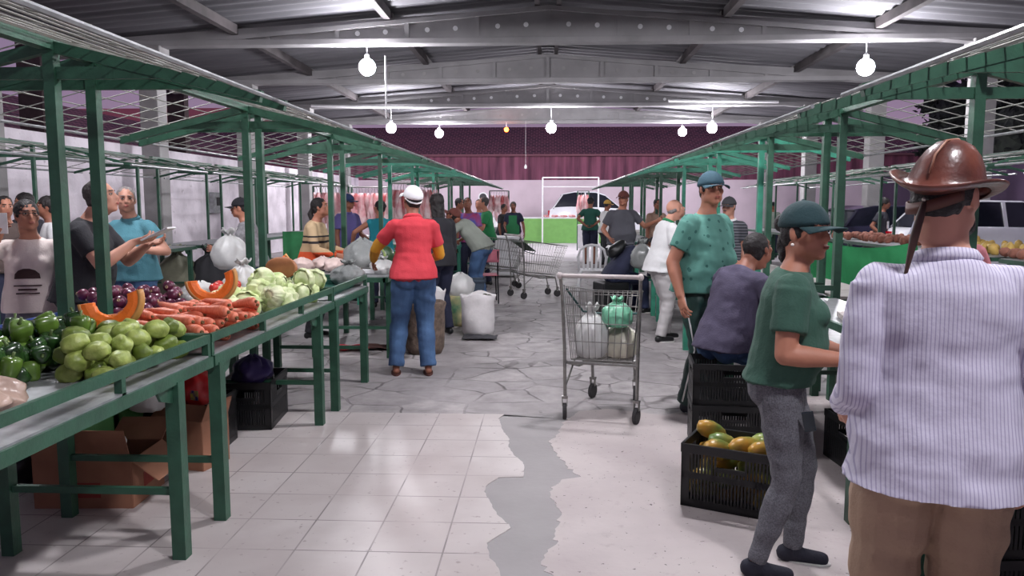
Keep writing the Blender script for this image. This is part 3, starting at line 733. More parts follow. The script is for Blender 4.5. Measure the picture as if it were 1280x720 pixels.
        add('hair', remesh(c, min(vox, .012) if not near else .006, 2, disp=dz), HAIR[haircol])
    if beard:
        c = MB(); 
        if beard in ('full',): c.ell((0, .034, -.072), (.063, .058, .05), 14, 10); c.ell((0, .084, -.048), (.028, .012, .008), 8, 6)
        else: c.ell((0, .096, -.047), (.029, .009, .009), 10, 6)
        hm(c); add('beard' if beard == 'full' else 'moustache', remesh(c, .007, 1, disp=lambda p: .003*noise.noise(p*60)), HAIR[haircol])
    if glasses:
        c = MB()
        for sx in (-1, 1):
            c.tube([(sx*.034+.022*math.cos(a_), .094, .004+.017*math.sin(a_)) for a_ in (2*PI*j/12 for j in range(13))], .0018, 5); c.tube([(sx*.056, .092, .008), (sx*.076, .0, .010)], .0018, 5)
        c.tube([(-.012, .096, .008), (.012, .096, .008)], .0018, 5); hm(c); add('glasses', c, BLACKP)
    if hat in ('cap', 'cap_back'):
        c = MB(); fl = 1 if hat == 'cap' else -1; prof2 = []
        n = 20; rs = []
        for k in range(8):
            ph = PI/2*k/7.0*.985; rr = math.cos(ph); zz = .016+.118*math.sin(ph)**.95
            rs.append([V((.094*rr*math.cos(a_), -.012+.112*rr*math.sin(a_), zz+.012*rr*math.sin(a_)*-fl*0)) for a_ in (2*PI*j/n for j in range(n))])
        c.rings(rs); hm(c); co_ = add('cap', c, hatcol, sub=1)
        b_ = MB(); u_ = []
        def brim(u, v):
            a_ = (u-.5)*2.3; r_ = 1+v*.78*math.cos(a_*.72)**.6 if abs(a_) < 1.6 else 1
            x_ = .092*math.sin(a_)*(1+.10*v); y_ = -.012+.110*math.cos(a_)+v*.078*math.cos(a_*.75)
            return V((x_, fl*y_ if fl > 0 else -y_-.024, .022-v*.010-.018*v*(abs(a_)/1.15)**2))
        b_.grid(brim, 12, 5); hm(b_); bo_ = b_.xf(S3).build('brim', hatcol, co_, smooth=True, solid=.004)
        bt = MB().ell((0, -.012, .134), (.008, .008, .004), 8, 6); hm(bt); bt.xf(S3).build('cap_button', hatcol, co_, smooth=True)
    return t, dict(arms={k: tuple(v_*s for v_ in v) for k, v in arms.items()}, head=Matrix.Scale(s, 4) @ HM, s=s, sp=sp, kids=kids, root=t)
def attach(info, mb, name, m, smooth=True, headspace=True, parent=None, **k):
    if headspace: mb.xf(info['head'])
    return mb.build(name, m, parent or info['root'], smooth=smooth, **k)
def pl(px, D): return (at(px, 257, D).x, D)
JEANS = cloth('jeans', (76, 108, 148), vs=5, var=.2, rgb2=(52, 76, 112)); NAVY = cloth('navy', (34, 38, 62)); DKGREY = cloth('dark_grey', (58, 58, 62))
BEIGE = cloth('beige', (160, 134, 112)); WHITEC = cloth('white', (222, 222, 222), var=.03)
# --- man in the leather hat, nearest on the right
STRIPE = band_mat('cloth_striped_shirt', [(200, 196, 212), (160, 155, 182)], axis=0, period=.0095, duty=.30, rough=.85, bump=.2, var=.03)
p, nfo = person('bearded man seen from behind in a domed leather hat, striped shirt and beige trousers', pl(1188, 2.06), -12, 1.70, .007, skin='light', lean=-1, hunch=6,
    head=(-38, 0, 0), armL=(-.205, .20, .98), hintL=(-.12, -1, -.2), armR=(.27, .10, .86), hintR=(.4, -1, 0), shirt=STRIPE, sleeve='long', hem=-.10, collar=STRIPE,
    trousers=BEIGE, tfit=.024, fat=.03, wide=1.0, hat='leather', beard='full', foldamp=.009, shoecol=mat('brown_leather', (80, 50, 36), .5), flare=1.2, limb=1.0)
LEATH = mat('hat_leather', (112, 62, 50), .32, var=.18, vs=12, rgb2=(66, 34, 30), bump=.15, bs=60, coat=.2)
c = MB(); n = 32; rs = []
for r_, z_ in ((.001, .142), (.022, .140), (.045, .130), (.066, .108), (.082, .078), (.092, .050), (.098, .032), (.112, .024), (.128, .026), (.142, .034), (.146, .040), (.140, .041), (.126, .031), (.108, .020)):
    rs.append([V((r_*.94*math.cos(a_), -.01+r_*1.06*math.sin(a_), z_+(.020*math.cos(2*a_) if r_ > .105 else 0)-(.010 if r_ > .105 else 0))) for a_ in (2*PI*j/n for j in range(n))])
c.rings(rs, cap=False); hat_tilt = Matrix.Translation((0, 0, .006)) @ Matrix.Rotation(R(7), 4, 'Y') @ Matrix.Rotation(R(-4), 4, 'X'); c.xf(hat_tilt)
hatob = attach(nfo, c, 'leather_hat', LEATH, solid=.003)
c = MB(); c.tube([(.001, -.118, .045), (0, -.108, .095), (0, -.06, .135), (0, .0, .146), (0, .06, .13), (0, .098, .09)], .003, 6).xf(hat_tilt); attach(nfo, c, 'seam', mat('hat_seam', (170, 120, 96), .5), parent=hatob)
STRAP = mat('strap_leather', (98, 56, 44), .55, var=.15)
c = MB(); rs = []
for k in range(13):
    a_ = -PI/2+(-1.45+2.5*k/12); r1, r2 = .081, .104; zz = -.010+.020*math.sin(k/12*PI)*-1+.03*(k/12-.5)
    ctr = V((r1*math.cos(a_), -.012+r2*math.sin(a_), zz)); rs.append([ctr+V((0, 0, -.015)), ctr+V((0, 0, .015)), ctr+V((.004*math.cos(a_), .004*math.sin(a_), .015)), ctr+V((.004*math.cos(a_), .004*math.sin(a_), -.015))])
c.rings(rs); attach(nfo, c, 'head_strap', STRAP, parent=hatob)
c = MB(); c.tube([(-.0, -.118, -.012), (-.004, -.128, -.05), (-.014, -.135, -.11), (-.026, -.140, -.19), (-.036, -.150, -.27)], [.006, .010, .011, .005, .003], 8)
for k in range(6): c.tube([(-.036, -.150, -.265), (-.043+.004*k, -.152+.002*(k % 2), -.30-.004*(k % 3))], [.003, .001], 5)
attach(nfo, c, 'strap_tail', mat('strap_tail_leather', (70, 42, 36), .6, var=.2), parent=hatob)
c = MB().ell((0, -.122, -.008), .006, 8, 6); attach(nfo, c, 'stud', mat('stud_metal', (200, 190, 180), .3, .9), parent=hatob)

# --- woman in green T-shirt and cap
GRT = cloth('green_tee', (52, 88, 74), var=.08); LEG = cloth('heather_leggings', (110, 110, 116), var=.15, vs=170, rgb2=(78, 78, 84))
p, nfo = person('woman in green T-shirt, dark green cap and grey leggings standing at the table', pl(982, 3.22), -106, 1.56, .008, hs_=1.10, skin='mid', hair='bun', lean=2, hunch=8,
    head=(-40, -4, 0), armR=(.20, .27, 1.06), hintR=(.2, -1, -.25), armL=(-.20, .30, 1.02), hintL=(-.2, -1, -.2), shirt=GRT, hem=-.01, trousers=LEG, tfit=.006, fat=.055, bust=.05, wide=1.04, limb=1.18,
    legR=(.10, -.07, .085), legL=(-.12, .09, .085), hat='cap', hatcol=cloth('cap_green', (28, 58, 62)), shoecol=cloth('shoe_navy', (30, 30, 44)), foldamp=.007, flare=.7)
c = MB().ell((.086, .0, -.045), .007, 10, 8); attach(nfo, c, 'earring', mat('pearl', (240, 232, 224), .2))
c = MB(); c.ell((0, -.095, -.045), (.05, .04, .055), 12, 10); c.ell((.02, -.085, -.09), (.038, .03, .035), 10, 8); hh = remesh(c, .006, 2, disp=lambda q: .006*noise.noise(q*40)); attach(nfo, hh, 'hair_roll', HAIR['black'])
LADY = p
# --- heavy man in teal patterned shirt
m = mat('cloth_teal_print', (84, 138, 126), .85, var=.05, vs=3, bump=.2); N_ = m.node_tree.nodes; L_ = m.node_tree.links
tc = [n_ for n_ in N_ if n_.type == 'TEX_COORD'][0]; vo = N_.new('ShaderNodeTexVoronoi'); vo.inputs['Scale'].default_value = 15; L_.new(tc.outputs['Object'], vo.inputs[0])
lt = N_.new('ShaderNodeMath'); lt.operation = 'LESS_THAN'; lt.inputs[1].default_value = .20; L_.new(vo.outputs['Distance'], lt.inputs[0])
mx = N_.new('ShaderNodeMix'); mx.data_type = 'RGBA'; L_.new(lt.outputs[0], mx.inputs[0]); rp_ = [n_ for n_ in N_ if n_.type == 'VALTORGB'][0]
L_.new(rp_.outputs[0], mx.inputs[6]); mx.inputs[7].default_value = (*lin((40, 92, 84)), 1); L_.new(mx.outputs[2], N_['Principled BSDF'].inputs['Base Color']); TEALP = m
p, nfo = person('stout man in blue cap, teal patterned T-shirt and dark green track trousers', pl(882, 5.8), -140, 1.80, .008, skin='mid', lean=-2, hunch=8, head=(-26, -6, 0),
    armR=(.30, .05, .86), hintR=(.4, -1, 0), armL=(-.22, .22, 1.0), shirt=TEALP, hem=-.05, trousers=mat('cloth_track', (24, 60, 54), .5, var=.15, vs=4, bump=.2), tfit=.028, fat=.055, wide=1.06, limb=1.15, hat='cap', hatcol=cloth('cap_blue', (58, 90, 104)),
    piping=WHITEC, foldamp=.011, shoecol=mat('shoe_dark', (28, 30, 44), .6), flare=1.3)
# --- seated man in purple
p, nfo = person('dark-haired man in purple T-shirt and jeans sitting on black crates, back to the aisle', pl(912, 5.18), -62, 1.72, .009, skin='dark', hair='short', lean=4, hunch=27, hip=.66, head=(6, -18, 0), headfwd=.25,
    armR=(.20, .42, .86), armL=(-.2, .42, .86), hintR=(.6, -.6, -.5), hintL=(-.6, -.6, -.5), legR=(.14, .52, .085), legL=(-.12, .46, .085), kneeR=(0, 1, .6), kneeL=(0, 1, .6),
    shirt=cloth('purple', (70, 64, 86)), hem=-.06, trousers=JEANS, tfit=.02, fat=.03, wide=1.06, foldamp=.010)
SEATED = p
# --- bald man in white polo
p, nfo = person('bald man in white polo shirt with green collar and pale trousers looking down', pl(826, 8.9), -78, 1.66, .011, skin='light', hair='bald', haircol='grey', lean=6, hunch=12, head=(0, -22, 0), headfwd=.2,
    armR=(.2, .34, 1.02), armL=(-.2, .36, 1.0), shirt=WHITEC, hem=-.10, collar=cloth('collar_green', (40, 130, 84)), trousers=cloth('pale_grey', (186, 182, 182)), tfit=.02, fat=.03, foldamp=.008, shoecol=BLACKP, legL=(-.12, .14, .085))
BALD = p
# --- man in red polo
RED = cloth('red', (206, 58, 70), var=.08)
p, nfo = person('man in red shirt with yellow arm sleeves, blue jeans and white cap', pl(516, 7.0), 12, 1.74, .009, skin='dark', lean=2, hunch=8, head=(20, -18, 0),
    armL=(-.36, .36, 1.02), hintL=(-.9, -.8, -.5), armR=(.20, .36, 1.04), hintR=(.35, -1, -.3), shirt=RED, hem=-.05, collar=RED, trousers=JEANS, tfit=.024, sleevecol=cloth('yellow', (214, 150, 40)), shoes='flip', foldamp=.009, wide=.98,
    legL=(-.17, .02, .085), legR=(.12, -.02, .085), hat='cap', hatcol=mat('white_cap', (232, 232, 234), .5, var=.03))
c = MB(); c.tube([(.078, -.02, .02), (.05, -.09, .0), (0, -.112, -.005), (-.05, -.09, .0), (-.078, -.02, .02)], .008, 6); attach(nfo, c, 'cap_strap', mat('white_cap', (0, 0, 0)))
c = MB(); c.ell((.0, -.095, .038), (.045, .022, .022), 10, 8); attach(nfo, c, 'mesh_patch', BLACKP)
RINFO = nfo
# --- left side, near
p, nfo = person('man in black T-shirt with greying hair holding up papers behind the onions', pl(97, 5.3), -82, 1.76, .010, skin='light', haircol='salt', lean=3, hunch=14, head=(0, -14, 0), headfwd=.15,
    armR=(.12, .40, 1.27), armL=(-.10, .42, 1.25), hintR=(.5, -.3, -1), hintL=(-.5, -.3, -1), hdR=(-.2, 1, .25), hdL=(.2, 1, .2), pnR=(-.6, 0, 1), pnL=(.6, 0, 1), shirt=cloth('black', (34, 34, 40)), trousers=DKGREY, fat=.05, wide=1.06, limb=1.08)
BLK = nfo
CREAM = cloth('cream', (232, 218, 212), var=.05)
p, nfo = person('woman with glasses in cream T-shirt with a dark dome print, one hand raised', pl(36, 5.3), -158, 1.60, .010, skin='mid', hair='bun', lean=0, hunch=8, head=(28, -8, 0),
    armR=(.17, .16, 1.42), hintR=(1, .1, -1), hdR=(-.3, -.2, 1), armL=(-.26, .06, .86), shirt=CREAM, trousers=cloth('grey_jeans', (128, 128, 140)), fat=.03, bust=.02, glasses=True)
# shirt print: dome and lines, flat shapes lying on the chest
c = MB(); bs = nfo['s']
pc, pa = nfo['sp'](.22)
pr_ = [(-.085, .0), (-.08, .035), (-.055, .062), (-.02, .075), (.02, .075), (.055, .062), (.08, .035), (.085, .0)]
PRY = .200
c.add([V((x_*1.0, PRY-abs(x_)**2*3.4+.002, 1.13+z_)) for x_, z_ in pr_], [tuple(range(8))]); c.bb((-.09, PRY-.022, 1.075), (.09, PRY-.018, 1.082)); c.bb((-.06, PRY-.012, 1.045), (.06, PRY-.006, 1.056)); c.bb((-.075, PRY-.012, 1.018), (.075, PRY-.006, 1.026))
c.xf(Matrix.Scale(nfo['s'], 4)).build('shirt_print', mat('print_brown', (70, 48, 48), .9), nfo['root'], solid=.003)
CREAMI = nfo
p, nfo = person('white-haired man in teal polo shirt and jeans looking to the left', pl(166, 6.9), 170, 1.73, .011, skin='light', haircol='grey', lean=0, hunch=10, head=(40, -6, 0),
    armL=(-.16, .20, 1.16), armR=(.20, .16, 1.06), hintL=(-1, -.3, -.8), hintR=(1, -.4, -.6), shirt=cloth('teal_polo', (84, 142, 156)), collar=cloth('teal_polo', (0, 0, 0)), trousers=JEANS, fat=.045)
far = dict(vox=.016)
person('young man at the left edge seen from the chest up, plain dark shirt', pl(4, 8.0), -130, 1.66, skin='mid', shirt=cloth('brown', (84, 70, 66)), trousers=NAVY, **far)
person('woman with long black hair in patterned dark top behind the woman with glasses', pl(36, 8.6), 170, 1.70, skin='mid', hair='long', head=(-30, 0, 0), shirt=cloth('pattern', (62, 60, 70), vs=30, var=.3), trousers=NAVY, **far)
person('dark-haired person in white shirt looking down between the first two posts', pl(66, 8.2), 130, 1.66, skin='dark', hair='curly', head=(0, -15, 0), shirt=WHITEC, trousers=NAVY, **far)
p, nfo = person('woman with black ponytail in tan blouse with black and orange bands, looking down', pl(388, 8.95), -92, 1.66, .010, skin='mid', hair='ponytail', lean=4, hunch=10, head=(0, -14, 0),
    armR=(.16, .36, 1.02), armL=(-.18, .36, 1.04), hintR=(.6, -1, -.4), hintL=(-.6, -1, -.4), shirt=cloth('tan', (186, 158, 122)), sleeve='long', trousers=cloth('black', (0, 0, 0)), bust=.02, fat=.02)
m = MATS['cloth_tan']; N_ = m.node_tree.nodes; L_ = m.node_tree.links; rp_ = [n_ for n_ in N_ if n_.type == 'VALTORGB'][0]
tc = [n_ for n_ in N_ if n_.type == 'TEX_COORD'][0]; sx_ = N_.new('ShaderNodeSeparateXYZ'); L_.new(tc.outputs['Object'], sx_.inputs[0])
r2 = N_.new('ShaderNodeValToRGB'); r2.color_ramp.interpolation = 'CONSTANT'; e = r2.color_ramp.elements
mr = N_.new('ShaderNodeMapRange'); mr.inputs[1].default_value = .9; mr.inputs[2].default_value = 1.5; L_.new(sx_.outputs[2], mr.inputs[0]); L_.new(mr.outputs[0], r2.inputs[0])
e[0].position = 0; e[0].color = (*lin((214, 84, 44)), 1); e[1].position = .2; e[1].color = (*lin((186, 158, 122)), 1)
for ps, cc in ((.36, (34, 30, 34)), (.41, (186, 158, 122)), (.48, (34, 30, 34)), (.51, (196, 170, 134))): q_ = e.new(ps); q_.color = (*lin(cc), 1)
L_.new(r2.outputs[0], N_['Principled BSDF'].inputs['Base Color'])
person('man in blue cap and violet polo shirt standing behind the ponytail woman', pl(432, 12.3), -125, 1.74, .012, skin='dark', hat='cap', hatcol=cloth('cap_navy', (40, 56, 96)), shirt=cloth('violet', (92, 84, 140)), collar=cloth('violet', (0, 0, 0)), trousers=NAVY, armL=(-.2, .3, 1.0), fat=.03, head=(20, 0, 0))
person('woman in bright teal sleeveless top seen from behind, reaching out to her left', pl(475, 11.72), 20, 1.64, .012, skin='mid', hair='bun', sleeve='none', shirt=cloth('teal_tank', (28, 132, 146)), trousers=NAVY, armL=(-.42, .28, 1.02), hintL=(-1, -.3, 0), armR=(.3, .2, 1.0), fat=.02, head=(30, -10, 0))
person('person in black with long dark hair standing just beyond the man in red', pl(549, 9.2), 40, 1.70, .013, skin='mid', hair='long', shirt=cloth('black', (0, 0, 0)), sleeve='long', trousers=NAVY, hem=-.08)
person('person in grey print shirt and dark cap bending behind the second pair of posts', pl(316, 9.0), 100, 1.66, .013, skin='mid', hat='cap', hatcol=cloth('black', (0, 0, 0)), lean=8, shirt=cloth('grey_print', (150, 148, 152), vs=22, var=.2), trousers=JEANS, armR=(.16, .36, 1.05), armL=(-.2, .4, 1.1), fat=.03)
person('man in brown cap and grey polo bending low over a stall table, arm resting', pl(598, 12.0), 74, 1.74, .012, skin='dark', hat='cap', hatcol=cloth('cap_brown', (112, 62, 54)), lean=34, hunch=22, hip=.92, hipoff=(0, -.05), head=(0, -30, 0), armL=(-.22, .5, .98), armR=(.24, .42, .98), hintL=(-1, -.5, .4), hintR=(1, -.8, .6),
    shirt=cloth('grey_polo', (150, 156, 146)), trousers=JEANS, fat=.02)
person('man in red and blue shirt facing the camera behind the bending man', pl(587, 14.4), 165, 1.72, .014, skin='dark', head=(20, -20, 0), shirt=cloth('red_blue', (190, 50, 60), vs=5, rgb2=(70, 90, 170)), trousers=NAVY, hunch=14, fat=.02)
person('man in bright green shirt with short grey hair turned towards the left stalls', pl(610, 15.2), 95, 1.74, .014, skin='mid', haircol='salt', hunch=12, head=(0, -14, 0), shirt=cloth('bright_green', (34, 128, 74)), trousers=NAVY, armR=(.2, .35, 1.0), armL=(-.2, .35, 1.0))
t_, nfo = person('woman in green apron over a navy top standing near the lime green counter', pl(642, 20.5), 175, 1.66, .015, skin='dark', hair='bun', haircol='salt', shirt=NAVY, trousers=DKGREY, armR=(.2, .2, .98), armL=(-.3, .05, .86), fat=.02)
c = MB(); c.grid(lambda u, v: V(((u-.5)*(.36 if v < .62 else .22), .165+.02*math.cos((u-.5)*3)-.0, .62+v*.72)), 6, 10); c.xf(Matrix.Scale(nfo['s'], 4)).build('apron', cloth('apron', (34, 110, 66)), nfo['root'], solid=.006)
person('person in dark grey shirt beside the woman in the green apron', pl(628, 20.9), -120, 1.60, skin='dark', shirt=DKGREY, trousers=NAVY, **far)
person('grey-haired person in blue shirt far along the left stalls', pl(600, 17.5), 160, 1.70, skin='mid', haircol='salt', shirt=cloth('mid_blue', (70, 90, 150)), trousers=NAVY, **far)
person('short-haired man in red top far along the left stalls', pl(571, 16.6), -100, 1.72, skin='dark', shirt=RED, trousers=NAVY, **far)
# --- centre right
person('man in dark green jersey and navy shorts seen from behind, hands behind his back', pl(738, 20.8), -6, 1.78, .014, skin='dark', hat='cap', hatcol=cloth('black', (0, 0, 0)), shirt=cloth('jersey', (24, 78, 66)), trousers=NAVY, tlen=0, tfit=.03, armR=(.10, -.16, 1.0), armL=(-.12, -.16, 1.0), hintR=(1, -.4, 0), hintL=(-1, -.4, 0), shoes='flip')
person('person in yellow cap and white shirt beside the green jersey man', pl(757, 20.2), -60, 1.70, .015, skin='dark', hat='cap', hatcol=cloth('cap_yellow', (190, 150, 70)), shirt=WHITEC, trousers=DKGREY)
p, nfo = person('man in grey T-shirt and brown cap resting one arm on a stall', pl(777, 13.2), -165, 1.80, .011, skin='mid', hat='cap', hatcol=cloth('cap_brown', (0, 0, 0)), head=(-40, -6, 0), armL=(-.50, .26, 1.24), hintL=(-.6, -.2, -1), armR=(.27, .18, .98), shirt=cloth('grey_tee', (92, 92, 100)), trousers=NAVY, fat=.055, wide=1.1, hem=-.07)
p, nfo = person('person in navy bent forward on a seat with a black backpack, head down', pl(770, 11.2), -70, 1.66, .012, skin='dark', lean=28, hunch=32, hip=.60, head=(0, -40, 0), headfwd=.3, armR=(.22, .50, .86), armL=(-.2, .48, .8), hintR=(.8, -.3, .5), legR=(.14, .44, .085), legL=(-.12, .40, .085), kneeR=(0, 1, .6), kneeL=(0, 1, .6),
    shirt=NAVY, trousers=cloth('dark_jeans', (36, 44, 72)), hat='cap', hatcol=cloth('black', (0, 0, 0)), fat=.02)
BENT = p; BENTI = nfo
person('dark-haired man in tan shirt behind the grey shirt man', pl(820, 16.4), -160, 1.70, skin='dark', shirt=cloth('tan2', (150, 120, 104)), trousers=NAVY, **far)
person('man with moustache and dark cap in striped dark shirt behind the teal shirt man', pl(914, 9.7), 140, 1.66, .012, skin='light', haircol='salt', beard='tache', hat='cap', hatcol=DKGREY, shirt=band_mat('cloth_dark_stripe', [(64, 66, 74), (120, 122, 128)], axis=2, period=.035, duty=.3), collar=WHITEC, trousers=NAVY, fat=.03)
person('small distant figure in dark cap beyond the right stalls', pl(967, 23.5), 150, 1.66, .02, skin='dark', hat='cap', hatcol=cloth('black', (0, 0, 0)), shirt=cloth('grey_polo', (0, 0, 0)), trousers=NAVY)
p, nfo = person('long-haired person in dark T-shirt with white print behind the outer right table', pl(1102, 16.8), -130, 1.72, .014, skin='dark', hair='curly', head=(10, 0, 0), shirt=cloth('charcoal', (44, 44, 54)), trousers=NAVY, armR=(.3, .1, .95))
c = MB().bb((-.07, .14, 1.06), (.06, .146, 1.22)); c.build('shirt_print', WHITEC, nfo['root'])
person('person in light grey shirt bending at the outer right table', pl(1144, 15.0), -100, 1.62, .015, skin='mid', lean=14, shirt=cloth('grey_shirt', (150, 152, 168)), trousers=NAVY)
person('person in pink shirt standing beyond the man in the leather hat', pl(1196, 6.6), 175, 1.50, .012, skin='mid', head=(0, -10, 0), shirt=cloth('pink', (206, 130, 138)), trousers=NAVY, wide=1.2, fat=.05, armL=(-.3, .15, 1.05))
# ------------------------------------------------------------------ produce (one of each, then copies)
def warpn(a, f, seed=0):
    return lambda p: p*(1+a*noise.noise(p*f+V((seed, 0, 0))))
PEPM = mat('pepper_green', (44, 78, 34), .22, var=.2, vs=18, rgb2=(24, 44, 22), coat=.3)
PEPL = mat('pepper_light_green', (92, 124, 48), .25, var=.15, vs=18, coat=.3)
STEM = mat('stem_green', (96, 118, 64), .6); CHAY = mat('chayote_skin', (168, 182, 98), .4, var=.12, vs=22, rgb2=(128, 146, 66), bump=.4, bs=50)
CHAYD = mat('chayote_dark_skin', (108, 128, 50), .4, var=.12, vs=22, bump=.4, bs=50)
CARR = mat('carrot_skin', (216, 124, 92), .45, var=.10, vs=30, rgb2=(196, 98, 70), bump=.2, bs=60, stretch=(1, 1, 4)); ONIM = mat('onion_red_skin', (104, 40, 66), .3, var=.2, vs=8, rgb2=(64, 24, 44), stretch=(3, 3, .6))
CABM = mat('cabbage_leaf', (228, 232, 192), .5, var=.08, vs=9, rgb2=(166, 186, 118), bump=.5, bs=22); CABG = mat('cabbage_outer_leaf', (216, 224, 172), .5, var=.12, vs=9, rgb2=(168, 188, 118), bump=.5, bs=22)
PUMF = mat('pumpkin_flesh', (244, 120, 34), .45, var=.08, vs=14, bump=.3, bs=50); PUMR = mat('pumpkin_rind', (196, 140, 76), .5, var=.15, vs=9); PAPM = mat('papaya_skin', (214, 160, 62), .35, var=.2, vs=6, rgb2=(96, 132, 62), coat=.2)
PAPG = mat('papaya_green_skin', (108, 138, 70), .35, var=.2, vs=6, rgb2=(180, 170, 80), coat=.2); SQU = mat('squash_cream', (222, 206, 160), .5, var=.08, vs=8); EGG = mat('egg_shell', (236, 226, 214), .5, var=.03)
TOM = mat('tomato_red', (196, 52, 44), .25, var=.1, coat=.3)
def mk_pepper(m, ob='bell_pepper'):
    mb = MB(); mb.lathe([(.004, -.046), (.020, -.048), (.030, -.038), (.036, -.012), (.040, .016), (.036, .036), (.020, .044), (.006, .038)], n=18, lobes=3, la=.13)
    o = mb.build(ob, m, smooth=True); s = MB().tube([(0, 0, .034), (.002, 0, .048), (.008, .002, .064)], [.010, .005, .006], 8).build('stem', STEM, o, smooth=True); return o
def mk_chay(m):
    mb = MB()
    mb.lathe([(.004, -.056), (.022, -.053), (.036, -.036), (.043, -.008), (.040, .020), (.030, .044), (.018, .055), (.005, .052)], n=20, lobes=5, la=.075)
    o = mb.build('chayote', m, smooth=True); return o
def mk_carrot():
    mb = MB(); mb.tube([(0, 0, -.10), (.002, 0, -.07), (.003, 0, 0), (0, .002, .06), (0, 0, .085), (0, 0, .094)], [.003, .012, .019, .024, .021, .010], 12)
    o = mb.build('carrot', CARR, smooth=True); MB().tube([(0, 0, .090), (0, 0, .102)], [.009, .006], 8).build('stem_end', mat('carrot_top', (116, 92, 58), .8), o); return o
def mk_onion():
    o = MB().lathe([(.003, -.034), (.016, -.032), (.032, -.018), (.038, 0), (.032, .018), (.016, .030), (.006, .040), (.004, .052), (.002, .056)], n=16).build('red_onion', ONIM, smooth=True)
    MB().lathe([(.010, -.036), (.008, -.040), (.002, -.038)], n=8).build('root_tuft', mat('root', (176, 150, 120), .9), o); return o
def mk_cabbage(m, seed):
    mb = MB().ell((0, 0, 0), (.085, .085, .075), 22, 16, warp=warpn(.12, 14, seed)); o = mb.build('cabbage', CABM, smooth=True)
    for k in range(4):
        a0 = k*1.57+seed; lf = MB()
        def fn(u, v):
            th = a0+(u-.5)*1.9; ph = -1.2+v*1.75; rr = .092+.004*math.sin(th*9)+.010*v*v*abs(math.sin(u*PI*3+k))
            return V((rr*math.cos(th)*math.cos(ph), rr*math.sin(th)*math.cos(ph), .082/.088*rr*math.sin(ph)))
        lf.grid(fn, 10, 8); lf.build('outer_leaf', m, o, smooth=True, solid=.003)
    return o
def wedge(R1, R2, a0, a1, name, label, loc, rot, cat='pumpkin', thick=.075, n=22):
    """crescent slice of pumpkin: flesh with rind on the outside"""
    fl = MB(); rd = MB(); rs = []; ro = []
    for k in range(n+1):
        a = a0+(a1-a0)*k/n; c, s = math.cos(a), math.sin(a); w = 1-.25*abs(k/n-.5)*2; jj = .005*noise.noise(V((k*.6, R1*9, 0)))
        ri = R1+jj
        rs.append([V((c*r_, y, s*r_)) for r_, y in ((ri, -thick*.30*w), (ri-.004, 0), (ri, thick*.30*w), ((ri+R2)/2, thick*.46*w), (R2-.004, thick*.42*w), (R2+.006, 0), (R2-.004, -thick*.42*w), ((ri+R2)/2, -thick*.46*w))])
        ro.append([V((c*r_, y, s*r_)) for r_, y in ((R2-.010, -thick*.46*w), (R2-.010, thick*.46*w), (R2+.004, thick*.42*w), (R2+.013, 0), (R2+.004, -thick*.42*w))])
    fl.rings(rs); rd.rings(ro); o = fl.build(name, PUMF, smooth=False, bevel=.004); rd.build('rind', PUMR, o, smooth=True)
    sd = MB()
    for k in range(16): a = a0+(a1-a0)*(.22+.56*rnd.random()); sd.ell((math.cos(a)*(R1-.002), rnd.uniform(-.014, .014), math.sin(a)*(R1-.002)), (.007, .004, .005), 6, 5)
    sd.build('seed_pulp', mat('seed_pulp', (240, 150, 70), .5), o)
    o.location = loc; o.rotation_euler = rot; tag(o, label, cat); return o
TT = .848
def rect(x0, x1, y0, y1): return lambda: (rnd.uniform(x0, x1), rnd.uniform(y0, y1))
def quadr(a, b, c, d):       # random point in a quadrilateral
    def f():
        u, v = rnd.random(), rnd.random(); p = (V((*a, 0))*(1-u)+V((*b, 0))*u)*(1-v)+(V((*d, 0))*(1-u)+V((*c, 0))*u)*v; return p.x, p.y
    return f
def lay(stocks, n, region, z0, r, ln, ang, tilt, label, group, prev=None, cat=None, sc=(.9, 1.1), upright=.0, top=9, lab2=None):
    """ang: heading range of the long axis lying down"""
    r = r*(sc[0]+sc[1])/2; ln = ln*(sc[0]+sc[1])/2
    def sh():
        a = rnd.uniform(*ang); c, s = math.cos(a), math.sin(a)
        if ln <= r*1.3: return a, [((0, 0, 0), r)]
        k = ln-r; return a, [((c*k*t, s*k*t, 0), r*(1-.12*abs(t))) for t in (-1, -.33, .33, 1)]
    out = heap(sh, n, region, z0, prev=prev, top=top)
    for i, (x, y, z, a) in enumerate(out):
        st = stocks[i % len(stocks)]; s = rnd.uniform(*sc)
        # long axis (local z) laid down along heading a
        M = Matrix.Rotation(a, 3, 'Z') @ Matrix.Rotation(PI/2+rnd.uniform(-tilt, tilt), 3, 'Y') @ Matrix.Rotation(rnd.uniform(0, 6.28), 3, 'Z')
        if upright and rnd.random() < upright: M = Matrix.Rotation(rnd.uniform(0, 6.28), 3, 'Z') @ Matrix.Rotation(rnd.uniform(-.6, .6), 3, 'X')
        st.put((x, y, z), M.to_euler(), s, label=label, group=group, cat=cat)
    return out
P1, P2 = Stock(mk_pepper(PEPM)), Stock(mk_pepper(PEPL)); C1, C2 = Stock(mk_chay(CHAY)), Stock(mk_chay(CHAYD))
K1 = Stock(mk_carrot()); O1 = Stock(mk_onion()); B1, B2 = Stock(mk_cabbage(CABM, 1)), Stock(mk_cabbage(CABG, 2.3))
pv = []
def W(px, py, z=.9): p = on(px, py, z); return (p.x, p.y)
lay([P1, P1, P2], 58, rect(-2.34, -2.05, 2.8, 3.48), TT, .038, .044, (0, 6.28), .5, 'glossy green bell pepper in the heap at the near end of the left stalls', 'bell peppers on the nearest left stall', prev=pv, cat='pepper', sc=(.92, 1.12), upright=.4)
